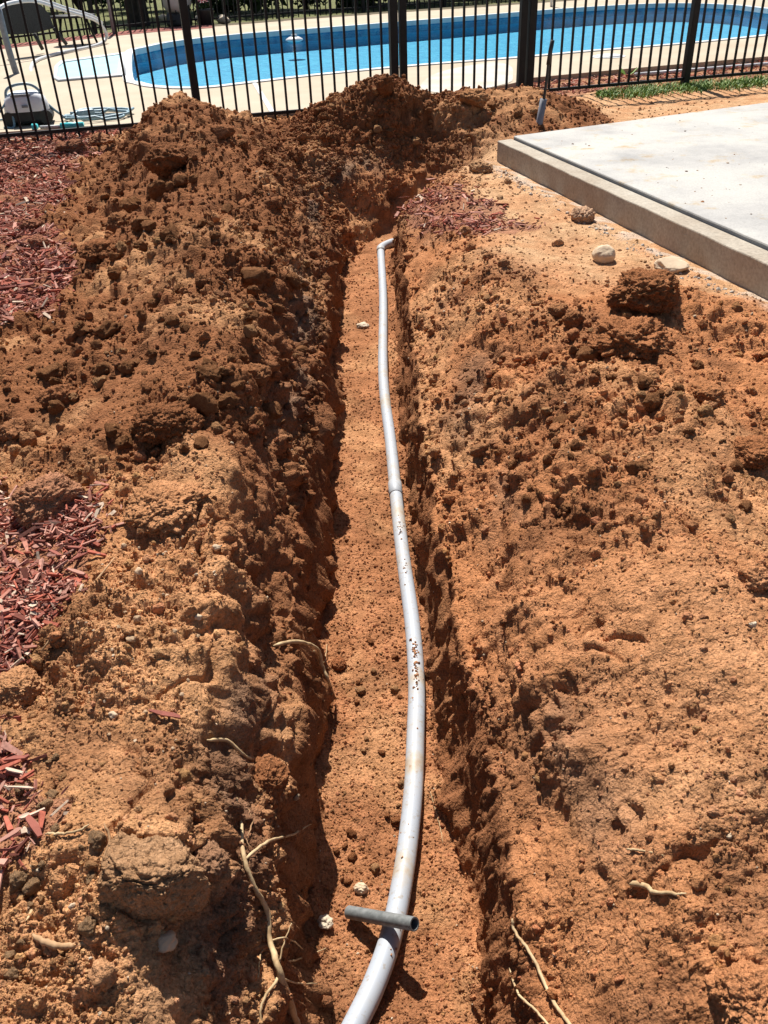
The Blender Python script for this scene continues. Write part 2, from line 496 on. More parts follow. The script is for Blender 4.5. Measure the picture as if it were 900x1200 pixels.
def height(x, y):
    g = ground0(x, y)
    d = trench_dist(x, y)
    side = np.where(x < -.035, -1, 1)
    side = np.where(y > 5.7, np.where((x - .0) * 1.05 - (y - 5.7) * .8 > 0, 1, -1), side)
    dd = d - halfw(y, side)
    zf = zfloor(y)
    left = side < 0
    zl = np.where(left, np.interp(y, [.5, 1.2, 2.2, 3.2, 4.5, 6], [-.26, -.28, -.28, -.24, -.20, -.18]), np.interp(y, [.5, 1.2, 2.5, 4.5, 6], [-.28, -.26, -.24, -.20, -.16]))
    endf = sstep(5.2, 5.9, y) * left
    zl = zl + (zf + .10 - zl) * endf
    ww = np.where(left, .022 + .08 * endf, .055 + .02 * sstep(2.5, 1.0, y))
    sw = np.where(left, np.interp(y, [.5, 1.5, 2.4, 3.2, 6], [.17, .20, .24, .34, .42]), np.interp(y, [.5, 1.5, 3, 6], [.30, .42, .44, .30]))
    z = zf + (zl - zf) * sstep(-.01, 1, dd / ww)
    pp_ = np.stack([x, y, np.zeros_like(x)], -1).reshape(-1, 3)
    jag = (fbm(pp_, 2.6, 4, 215, .6)).reshape(x.shape)
    sw = (sw + .25 * endf) * (1 + .55 * jag)
    s2 = np.clip((dd - ww * .55 + .05 * jag * sstep(.02, .15, dd)) / sw, 0, 1)
    s2 = 1 - (1 - s2) ** 1.6
    s2 = s2 * s2 * (3 - 2 * s2) * .35 + s2 * .65
    z = z + (g - zl) * s2
    # level under slab and deck drop
    ys = np.interp(x, dex, dey)
    z = np.where(y > ys + .12, -.8, z)
    return z

def build_columns(y):
    xl = -.229 + .0 * y; xr = .10 + .06 * sstep(1.8, .9, np.array(y)) + .035 * sstep(3.8, 6, np.array(y))
    W = .60 * y + .75
    e = lambda n_: np.linspace(0, 1, n_, endpoint=False)
    segs = [np.linspace(-15, -W - .8, 5, endpoint=False)]
    a0, a1 = xl - .36, -W
    segs.append(a1 + (a0 - a1) * (1 - (1 - e(200)) ** 1.25))
    segs.append(a0 + (xl - .07 - a0) * e(84))
    segs.append(xl - .07 + (.085) * e(46))
    segs.append(xl + .015 + (xr - .015 - xl - .015) * e(80))
    segs.append(xr - .015 + .115 * e(50))
    b0 = xr + .10; b1 = xr + .55
    segs.append(b0 + (b1 - b0) * e(96))
    segs.append(b1 + (W - b1) * (np.linspace(0, 1, 175)) ** 1.3)
    segs.append(np.linspace(W + .8, 15, 5))
    return np.concatenate(segs)
yy = [-2.5, -1.5, -.7, -.2, .1, .28]
q = .40
while q < 10.9:
    yy.append(q)
    den = 1 / (.0031 * q ** 1.35) + 42 * float(np.clip((q - 4.9) / .6, 0, 1) * np.clip((8.4 - q) / .4, 0, 1))
    q += 1 / den
yy = np.array(yy)
X = np.stack([build_columns(max(y, .4)) for y in yy])
nr, nc = X.shape
Y = np.repeat(yy[:, None], nc, 1)
xf, yf = X.ravel(), Y.ravel()
zf_ = height(xf, yf)
P = np.stack([xf, yf, zf_], 1)
def grid_normals(P):
    G = P.reshape(nr, nc, 3)
    du = np.gradient(G, axis=1); dv = np.gradient(G, axis=0)
    n_ = np.cross(du, dv)
    n_ /= np.linalg.norm(n_, axis=2)[..., None] + 1e-12
    return n_.reshape(-1, 3)
Nn = grid_normals(P)

# zones
warp = np.stack([fbm(P, 3.0, 3, 91), fbm(P, 3.0, 3, 92)], 1) * .10
warp *= np.clip(P[:, 1:2] / 3, .35, 1.6)
wx, wy = xf + warp[:, 0], yf + warp[:, 1]
Z_up, Z_mid, Z_low, Z_rt, Z_fe = [inpoly(wx, wy, p) for p in (mulch_up, mulch_mid, mulch_low, mulch_right, mulch_fence)]
mulchz = Z_up | Z_mid | Z_low | Z_rt | Z_fe
dist = trench_dist(xf, yf)
floor = sstep(.02, -.02, dist - halfw(yf, np.where(xf < -.035, -1, 1)))
leftm = sstep(-.1, -.25, xf) * (yf < 8)
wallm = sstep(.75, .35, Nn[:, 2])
# rough: loose heaps; smooth: trodden or shovel-cut patches
pat = fbm(P, 2.2, 3, 33)
heapm = np.maximum(leftm, sstep(6.4, 6.9, yf) * (xf < 1.9))
rough = np.where(xf < -.1, .95, .66) * np.ones(len(P))
rough *= 1 - .72 * sstep(.12, .42, pat)
smooth_right = np.exp(-(((xf - .62) / .30) ** 2 + ((yf - 1.15) / .42) ** 2))
rough *= 1 - .72 * smooth_right
pale_zone = sstep(.35, .7, xf) * sstep(3.1, 3.7, yf + .5 * (xf - 1)) * (xf > .3) * (1 - heapm)
rough *= 1 - .75 * pale_zone
rough = np.maximum(rough, heapm * .6)
rough *= 1 - .55 * floor
rough = np.where(mulchz, rough * .25, rough)
far_calm = 1.0
P3 = P
disp = np.zeros(len(P), np.float32)
def billow(P_, sc, oct=4, seed=0, gain=.5):
    r_ = 0; a = 1.0
    for o_ in range(oct):
        r_ = r_ + a * (np.abs(perlin(P_ * sc, seed + o_ * 19)) * 2 - .55)
        sc *= 2.1; a *= gain
    return r_
lm = np.clip(rough * 1.15 - .15, 0, 1)
wv = np.stack([fbm(P3, 16, 3, 61), fbm(P3, 16, 3, 62), fbm(P3, 16, 3, 63)], 1)
Pq = P3 + wv * .028
lp = np.where(xf < -.1, .24, .22) - .30 * smooth_right
lump = sstep(-.12, .30, fbm(P3, 2.3, 3, 205) + lp) * np.clip(rough * 1.3, 0, 1)
lump = np.maximum(lump, .75 * heapm * sstep(2.0, 3.5, yf))
broken = np.exp(-(((xf - .60) / .34) ** 2 + ((yf - 2.55) / .75) ** 2)) * sstep(.0, .12, dist - .2)
lump = np.maximum(lump, .95 * broken)
lump *= 1 - .6 * floor
heap_big = leftm * sstep(1.9, 2.8, yf) * (1 - floor) * (1 - mulchz)
disp += rough * .050 * fbm(P3, 1.9, 2, 41)
disp += rough * .034 * fbm(P3, 4.2, 3, 1)
disp += (.14 + .8 * lump) * (.024 + .012 * heap_big + .010 * broken) * billow(P3, 8.5, 3, 5)
f44 = 1 - sstep(1.3, 2.6, yf); f17 = 1 - .75 * sstep(2.6, 5.0, yf); f24 = 1 - .8 * sstep(2.2, 4.5, yf); f75 = 1 - sstep(1.0, 2.2, yf)
disp += f24 * (.32 + .75 * lump) * .0090 * billow(P3, 24, 3, 9, .55)
disp += f75 * (.55 + .6 * lump) * .0040 * billow(P3, 75, 3, 13, .6)
disp += lump * (.052 + .026 * heap_big) * lumps(Pq * 7.0, 3, .30 + .0)
disp += f17 * lump * .024 * lumps(Pq * 17.0, 7, .38)
disp += f44 * (.15 + .7 * lump) * .009 * lumps((P3 + wv * .012) * 44.0, 11, .5)
disp += floor * .012 * fbm(P3, 5.0, 3, 207)
edge_d = dist - halfw(yf, np.where(xf < -.035, -1, 1))
talus = sstep(-.075, -.0, edge_d) * sstep(.03, .0, edge_d) * sstep(-.15, .3, fbm(P3, 3.5, 3, 209))
disp += talus * .035
# ragged cut walls
Pw = P3 * np.array([1.0, 1.0, .55])
disp += wallm * sstep(4.8, 5.8, yf) * .055 * fbm(P3, 5.5, 3, 217)
disp += wallm * (.020 * fbm(Pw, 14, 4, 51) + .010 * np.abs(fbm(P3 * np.array([1, 1, .35]), 40, 2, 57)))
# spade cracks and undercuts in the banks
bank = sstep(.0, .05, dist - .2) * sstep(.85, .35, dist) * (1 - floor)
crk = np.abs(fbm(P3 * np.array([1, .8, 1.4]), 5.0, 3, 71))
disp -= bank * .018 * sstep(.10, .0, crk) * sstep(.0, .25, fbm(P3, 2.6, 2, 77) + .1)
slabm = ((xf - SC[0]) * (-SL[1]) + (yf - SC[1]) * SL[0])       # signed distance to the slab's long edge
under = sstep(-.15, .02, slabm) * sstep(6.36, 6.2, yf - .456 * (xf - .867))
ys_ = np.interp(xf, dex, dey)
calm = np.maximum(under, sstep(-.25, .0, yf - ys_))
disp *= 1 - .9 * calm
P = P + Nn * disp[:, None]
P[:, 2] -= .03 * under

# soil colours (mainly kinds of soil)
def lerp(a, b_, t_): return a + (b_ - a) * t_[:, None]
c_or = np.array([.475, .207, .090]); c_heap = np.array([.245, .102, .045]); c_pale = np.array([.56, .345, .19]); c_flr = np.array([.40, .178, .083])
c_dark = np.array([.19, .078, .036]); c_top = np.array([.22, .140, .092]); c_tan = np.array([.56, .300, .145])
col = np.tile(c_or, (len(P), 1))
col = lerp(col, c_heap, np.clip(heapm * .9 + .0, 0, 1) * sstep(1.3, 2.6, yf))
col = lerp(col, c_tan, leftm * sstep(2.2, 1.2, yf) * .75)
col = lerp(col, c_tan, np.clip(sstep(.05, .45, fbm(P, 1.7, 4, 101)), 0, 1) * .65)
col = lerp(col, c_dark, np.clip(sstep(.05, .55, fbm(P, 2.6, 4, 111)), 0, 1) * .55)  # dark moist soil blotches, strengthened to stand in for deep shading
col = lerp(col, c_dark * 1.25, broken * sstep(-.25, .35, fbm(P, 3.3, 3, 165)) * .7)
col = lerp(col, c_pale, pale_zone * (.55 + .4 * sstep(-.3, .3, fbm(P, 4, 3, 121))))
col = lerp(col, c_pale * .95, smooth_right * .35)
topb = np.exp(-((P[:, 2] + .10) / .07) ** 2) * sstep(.0, .06, dist - .19) * sstep(.75, .4, dist)
col = lerp(col, c_top, np.clip(topb * np.where(xf > 0, .45, 1.0) * (.15 + .9 * sstep(-.05, .35, fbm(P * np.array([1, .7, 1]), 3.4, 3, 131))), 0, .85))
col = lerp(col, c_flr, floor * .95)
col = lerp(col, c_tan * .95, floor * .6 * sstep(.0, .5, fbm(P, 3.0, 4, 161)))
col = lerp(col, c_dark, floor * .45 * sstep(.05, .5, fbm(P, 4.5, 4, 163)))
col = lerp(col, np.array([.24, .10, .046]), sstep(.55, .25, Nn[:, 2]) * .65)  # steep faces get a darker brown
col = lerp(col, np.array([.30, .13, .085]), mulchz * .65)
splash = sstep(-.22, -.02, slabm) * (slabm < .05) * sstep(.0, .3, fbm(P, 6, 3, 141) + .15) * (yf > 3) * sstep(6.2, 5.8, yf)
col = lerp(col, np.array([.62, .57, .50]), np.clip(splash, 0, .5))
lushband = sstep(-1.0, -.3, yf - ys_) * (xf > 1.6)
col = lerp(col, np.array([.40, .22, .12]), lushband * .6)
col *= (1 + .16 * fbm(P, 30, 3, 151))[:, None]
col = np.clip(col, .01, .9)

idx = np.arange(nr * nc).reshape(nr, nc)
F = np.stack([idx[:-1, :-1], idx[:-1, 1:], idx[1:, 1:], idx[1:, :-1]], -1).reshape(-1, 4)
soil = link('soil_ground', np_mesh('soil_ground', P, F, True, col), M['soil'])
tag(soil, kind='structure')
Nd = grid_normals(P)
bpy.context.view_layer.update()
_dg = bpy.context.evaluated_depsgraph_get()
_so = soil.evaluated_get(_dg)
def hit(px, py):
    d = Vector(ray(px, py)).normalized()
    ok, loc, nor, _ = _so.ray_cast(Vector((0, 0, CAMH)), d)
    return (loc, nor) if ok else (Vector(at(px, py, 0)), Vector((0, 0, 1)))
def drop(x, y, z0=2.0):
    ok, loc, nor, _ = _so.ray_cast(Vector((x, y, z0)), Vector((0, 0, -1)))
    return (loc, nor) if ok else (Vector((x, y, 0)), Vector((0, 0, 1)))

# ------------------------------------------------------------------ crumbs (uncountable)
def ico(sub):
    bm = bmesh.new(); bmesh.ops.create_icosphere(bm, subdivisions=sub, radius=1)
    v = np.array([q.co[:] for q in bm.verts]); f_ = np.array([[q.index for q in p.verts] for p in bm.faces]); bm.free()
    return v, f_
def rand_rot(n_):
    q = rng.normal(size=(n_, 4)); q /= np.linalg.norm(q, axis=1)[:, None]
    a, b_, c_, d_ = q.T
    return np.stack([np.stack([1 - 2 * (c_ * c_ + d_ * d_), 2 * (b_ * c_ - a * d_), 2 * (b_ * d_ + a * c_)], -1),
                     np.stack([2 * (b_ * c_ + a * d_), 1 - 2 * (b_ * b_ + d_ * d_), 2 * (c_ * d_ - a * b_)], -1),
                     np.stack([2 * (b_ * d_ - a * c_), 2 * (c_ * d_ + a * b_), 1 - 2 * (b_ * b_ + c_ * c_)], -1)], 1)
def scatter(name, ids, rad, sub, colour, sink=.35, flat=.75, mat='soil', smooth=False):
    base, bf = ico(sub)
    var = []
    for k in range(8):
        q = base * (1 + .30 * perlin(base * 1.3 + 11.7 * k, 300 + k))[:, None]
        if sub > 1: q = q * (1 + .26 * perlin(base * 2.7 + 5.1 * k, 320 + k) + .16 * perlin(base * 6.1 + 5.1 * k, 340 + k))[:, None]
        var.append(q)
    var = np.array(var)
    n_ = len(ids)
    shp = var[rng.integers(0, 8, n_)] * (rad[:, None, None] * np.stack([rng.uniform(.8, 1.25, n_), rng.uniform(.75, 1.1, n_), rng.uniform(.6, .95, n_)], -1)[:, None, :])
    V = np.einsum('nij,nkj->nki', rand_rot(n_), shp)
    jit = rng.normal(size=(n_, 3)) * (rad[:, None] * .6)
    jit -= Nd[ids] * (jit * Nd[ids]).sum(1)[:, None]
    V = V + (P[ids] + jit + Nd[ids] * (rad * (1 - 2 * sink) * .6)[:, None])[:, None, :]
    nv = len(base)
    Fs = (bf[None] + (np.arange(n_) * nv)[:, None, None]).reshape(-1, 3)
    cc = np.repeat(colour, nv, 0)
    o = link(name, np_mesh(name, V.reshape(-1, 3), Fs, smooth, cc), M[mat])
    tag(o, kind='stuff')
    return o
dcam = np.linalg.norm(P - np.array([0, 0, CAMH]), axis=1)
colidx = np.tile(np.arange(nc), nr)
inner = (colidx > 8) & (colidx < nc - 8) & (yf > .42) & (yf < ys_ - .02) & (under < .2)
# keep those in view
rel = P - np.array([0, 0, CAMH]); dep = rel @ c_f
ppx = 450 + FPX * (rel @ c_a) / dep; ppy = 600 - FPX * (rel @ c_b) / dep
inview = inner & (ppx > -60) & (ppx < 960) & (ppy > 60) & (ppy < 1290)
wgt = np.where(inview, (.38 + lump + 1.2 * talus), 0) * np.where(mulchz, .9, 1) * (1 - .5 * wallm) * np.where(floor > .5, 2.0, 1.0)
wgt = wgt / wgt.sum()
def draw(n_, pmin, a, cap):
    ids = rng.choice(len(P), n_, p=wgt, replace=False)
    u = rng.random(n_)
    rad = pmin * dcam[ids] / FPX * u ** (-1 / a)
    lim = np.where(floor[ids] > .5, np.minimum(cap, .014), cap) * np.where(lump[ids] > .4, 1, .5)
    keep = rad < lim
    return ids[keep], rad[keep]
ids, rad = draw(64000, 1.1, 2.75, .021)
big = rad * FPX / dcam[ids] > 4.2
cols = col[ids] * rng.uniform(.72, 1.25, (len(ids), 1)) * rng.uniform(.94, 1.06, (len(ids), 3))
w2 = np.where(inview & (yf > 2.0), lump, 0) * np.where(mulchz, .1, 1) * (1 - floor) * (dcam / 4) ** .5
i2 = rng.choice(len(P), 3200, p=w2 / w2.sum(), replace=False)
r2_ = .008 * rng.random(3200) ** (-1 / 2.6); k2_ = r2_ < .034; i2 = i2[k2_]; r2_ = r2_[k2_]
c2_ = col[i2] * rng.uniform(.75, 1.15, (len(i2), 1))
scatter('heap_lumps', i2, r2_, 3, c2_, sink=.45, smooth=True)
scatter('soil_crumbs', ids[~big], rad[~big], 1, cols[~big], sink=.45)
scatter('soil_lumps', ids[big], rad[big], 3, cols[big], sink=.55, smooth=True)
# pale grit
ids, rad = draw(900, 1.3, 2.6, .008)
cols = np.array([[.60, .47, .33]]) * rng.uniform(.7, 1.15, (len(ids), 1))
scatter('pale_grit', ids, rad, 1, cols, sink=.3, smooth=True)

# ------------------------------------------------------------------ mulch
def chip_verts():
    v = np.array([[x, y, z] for z in (-.5, .5) for x, y in ((-.5, -.5), (.5, -.5), (.5, .5), (-.5, .5))], float)
    return v, np.array([(3, 2, 1, 0), (4, 5, 6, 7), (0, 1, 5, 4), (1, 2, 6, 5), (2, 3, 7, 6), (3, 0, 4, 7)])
cv, cf = chip_verts()
chip_pal = np.array([[.33, .095, .062], [.46, .235, .18], [.15, .05, .036], [.52, .40, .30], [.38, .165, .12]])
def chips(name, n_, mask, parent, lo=.02, hi=.075, pale=.08, lift=.012):
    m_ = np.where(mask & inview, 1.0, 0) * (.12 + sstep(-.25, .35, fbm(P, 5, 3, 211)))
    if m_.sum() < 10: return
    ids = rng.choice(len(P), n_, p=m_ / m_.sum(), replace=True)
    L = lo + (hi - lo) * rng.random(n_) ** 2.2
    sz = np.stack([L, L * rng.uniform(.08, .32, n_), rng.uniform(.002, .006, n_)], -1)
    vv = cv[None] * sz[:, None, :]
    tap = rng.uniform(.35, 1, n_)
    vv[:, [1, 2, 5, 6], 1] *= tap[:, None]
    vv[:, :, 2] += (rng.normal(size=(n_, 1)) * .10) * (vv[:, :, 0] ** 2) / L[:, None]
    yaw = rng.uniform(0, 6.283, n_); tlt = rng.normal(size=n_) * .30; rl = rng.normal(size=n_) * .5
    cy, sy_ = np.cos(yaw), np.sin(yaw); ct, stt = np.cos(tlt), np.sin(tlt); cr, sr = np.cos(rl), np.sin(rl)
    z0 = np.zeros(n_); o1 = np.ones(n_)
    Rz = np.stack([np.stack([cy, -sy_, z0], -1), np.stack([sy_, cy, z0], -1), np.stack([z0, z0, o1], -1)], 1)
    Ry = np.stack([np.stack([ct, z0, stt], -1), np.stack([z0, o1, z0], -1), np.stack([-stt, z0, ct], -1)], 1)
    Rx = np.stack([np.stack([o1, z0, z0], -1), np.stack([z0, cr, -sr], -1), np.stack([z0, sr, cr], -1)], 1)
    V = np.einsum('nij,nkj->nki', Rz @ Ry @ Rx, vv)
    pos = P[ids] + rng.normal(size=(n_, 3)) * np.array([.012, .012, 0]) * np.clip(dcam[ids], 1, 3)[:, None]
    pos[:, 2] += rng.random(n_) * lift + .003
    V = V + pos[:, None, :]
    ci = rng.choice(5, n_, p=[.36, .24, .14, pale, .26 - pale])
    cc = chip_pal[ci] * rng.uniform(.75, 1.25, (n_, 1))
    Fs = (cf[None] + (np.arange(n_) * 8)[:, None, None]).reshape(-1, 4)
    o = link(name, np_mesh(name, V.reshape(-1, 3), Fs, False, np.repeat(cc, 8, 0)), M['mulch'], parent)
    tag(o, kind='stuff')
    return o
beds = []
for lab, px, py in [('upper red wood mulch bed left of the spoil heap by the fence', 30, 240), ('near patch of red wood chips at the left edge under a brown stick', 40, 680),
                    ('lowest scatter of red wood chips at the left edge beside the big grey clod', 20, 950), ('dark red mulch strip on the right bank near the pipe elbow', 560, 255),
                    ('red mulch strip under the right part of the black fence', 760, 100)]:
    l, _ = hit(px, py)
    e = empty('mulch_bed', l, lab, 'mulch')
    beds.append(e)
bpy.context.view_layer.update()
def child_chips(bed, name, n_, mask, **k):
    o = chips(name, n_, mask, None, **k)
    if o is None: return
    o.parent = bed; o.matrix_parent_inverse = Matrix.Translation(bed.location).inverted()
child_chips(beds[0], 'wood_chips', 6200, Z_up, lo=.025, hi=.08)
child_chips(beds[1], 'wood_chips', 2600, Z_mid, lo=.010, hi=.05)
child_chips(beds[2], 'wood_chips', 240, Z_low, lo=.012, hi=.05)
child_chips(beds[3], 'wood_chips', 620, Z_rt, lo=.02, hi=.08, pale=.04)
child_chips(beds[4], 'wood_chips', 1500, Z_fe, lo=.03, hi=.09)
# single chips one can pick apart
chip_me = []
for k in range(8):
    L = 1.0; wd = random.uniform(.10, .27)
    v = []
    for i, x in enumerate((-.5, -.1, .3, .5)):
        wv = wd * (1 if i in (1, 2) else random.uniform(.35, .8)); th = .10
        bz = random.uniform(-.05, .05)
        for sy2, sz2 in ((-1, -1), (1, -1), (1, 1), (-1, 1)):
            v.append((x * L + random.uniform(-.04, .04), sy2 * wv / 2 + random.uniform(-.02, .02), sz2 * th / 2 + bz))
    f = [(0, 1, 2, 3)[::-1], (12, 13, 14, 15)]
    for i in range(3):
        for j in range(4):
            a, b2 = i * 4 + j, i * 4 + (j + 1) % 4
            f.append((a, b2, b2 + 4, a + 4))
    for mi in range(4):
        me = bpy.data.meshes.new('wood_chip'); me.from_pydata(v, [], f); me.materials.append(M['chip%d' % mi]); me.update()
        chip_me.append(me)
def single_chips(bed, n_, mask, lo, hi):
    m_ = np.where(mask & inview, 1.0, 0); m_ /= m_.sum()
    for i in rng.choice(len(P), n_, p=m_):
        o = bpy.data.objects.new('wood_chip', chip_me[random.randrange(8) * 4 + random.choices(range(4), (5, 4, 2, 1))[0]])
        C.objects.link(o)
        L = lo + (hi - lo) * random.random() ** 1.6
        o.scale = (L, L * random.uniform(.35, 1.15), L * random.uniform(.6, 1.2))
        o.rotation_euler = (random.gauss(0, .4), random.gauss(0, .25), random.uniform(0, 6.28))
        o.parent = bed
        o.location = Vector(P[i]) + Vector((0, 0, .010 + random.random() * .012)) - bed.location
single_chips(beds[1], 280, Z_mid, .014, .052)
single_chips(beds[2], 42, Z_low, .016, .05)
single_chips(beds[0], 90, Z_up & (yf < 5), .05, .10)

# ------------------------------------------------------------------ clods and stones one can point at
def rock_mesh(name, sub, seed, rough_=.22, fine=.08, sq=(1, 1, 1), facet=0, crumb=0, box=1, tone=None, cuts=()):
    v, f_ = ico(sub)
    q = v * (1 + rough_ * 1.5 * perlin(v * 1.1 + seed * 3.1, 400 + seed))[:, None]
    q = q * (1 + fine * 1.4 * fbm(v, 3.2, 3, 440 + seed))[:, None]
    if box < 1:
        q = np.sign(q) * np.abs(q) ** box * .86
    for cx_, cy_, cz_, lim in cuts:
        d_ = np.array([cx_, cy_, cz_]); d_ = d_ / np.linalg.norm(d_)
        q = q - np.maximum(0, q @ d_ - lim)[:, None] * d_ * .66
    if crumb > 0:
        q = q * (1 + crumb * billow(v + seed, 4.5, 4, 470 + seed, .6) + crumb * .5 * billow(v + seed, 16, 2, 480 + seed, .6))[:, None]
    if facet:
        for k in range(facet):
            d_ = rng.normal(size=3); d_ /= np.linalg.norm(d_); lim = rng.uniform(.62, .85)
            h_ = q @ d_
            q = q - np.maximum(0, h_ - lim)[:, None] * d_ * .9
    q = q * np.array(sq)
    tc_ = None if tone is None else np.asarray(tone)[None] * (1 + .12 * fbm(v, 4, 3, 490 + seed))[:, None]
    me = np_mesh(name, q, f_, True, tc_)
    return me
def rock(name, px, py, rx, ry, mat, label, cat, seed, sub=4, rough_=.22, fine=.10, facet=0, lift=.45, depth=.9, rz=0, box=1, crumb=None, cuts=()):
    l, n_ = hit(px, py + ry * .55)
    D = (l - Vector((0, 0, CAMH))).length
    r_ = rx * D / FPX
    h_ = ry * D / FPX * (.82 if mat.startswith('clod') else 1.0)
    if mat.startswith('clod'): depth = depth * 1.2
    sub = 6 if rx >= 24 else 5
    earth = mat.startswith('clod')
    if crumb is None: crumb = .085 if earth else .012
    tone = None
    if earth:
        i = int(np.argmin((xf - l.x) ** 2 + (yf - l.y) ** 2))
        base_ = col[max(0, i - 3):i + 4].mean(0)
        fac = {'clod_dark': np.array([.92, .90, .88]), 'clod_tan': np.array([1.08, 1.08, 1.1]), 'clod_grey': np.array([.70, .76, .84]), 'clod_red': np.array([.72, .60, .55])}[mat]
        tone = base_ * fac
    me = rock_mesh(name, sub, seed, rough_, fine, (r_, r_ * depth, h_), facet, crumb, box, tone, cuts)
    o = link(name, me, M['soil'] if earth else M[mat])
    o.location = l + Vector((0, 0, h_ * lift))
    o.rotation_euler = (0, 0, rz)
    tag(o, label, cat)
    return o
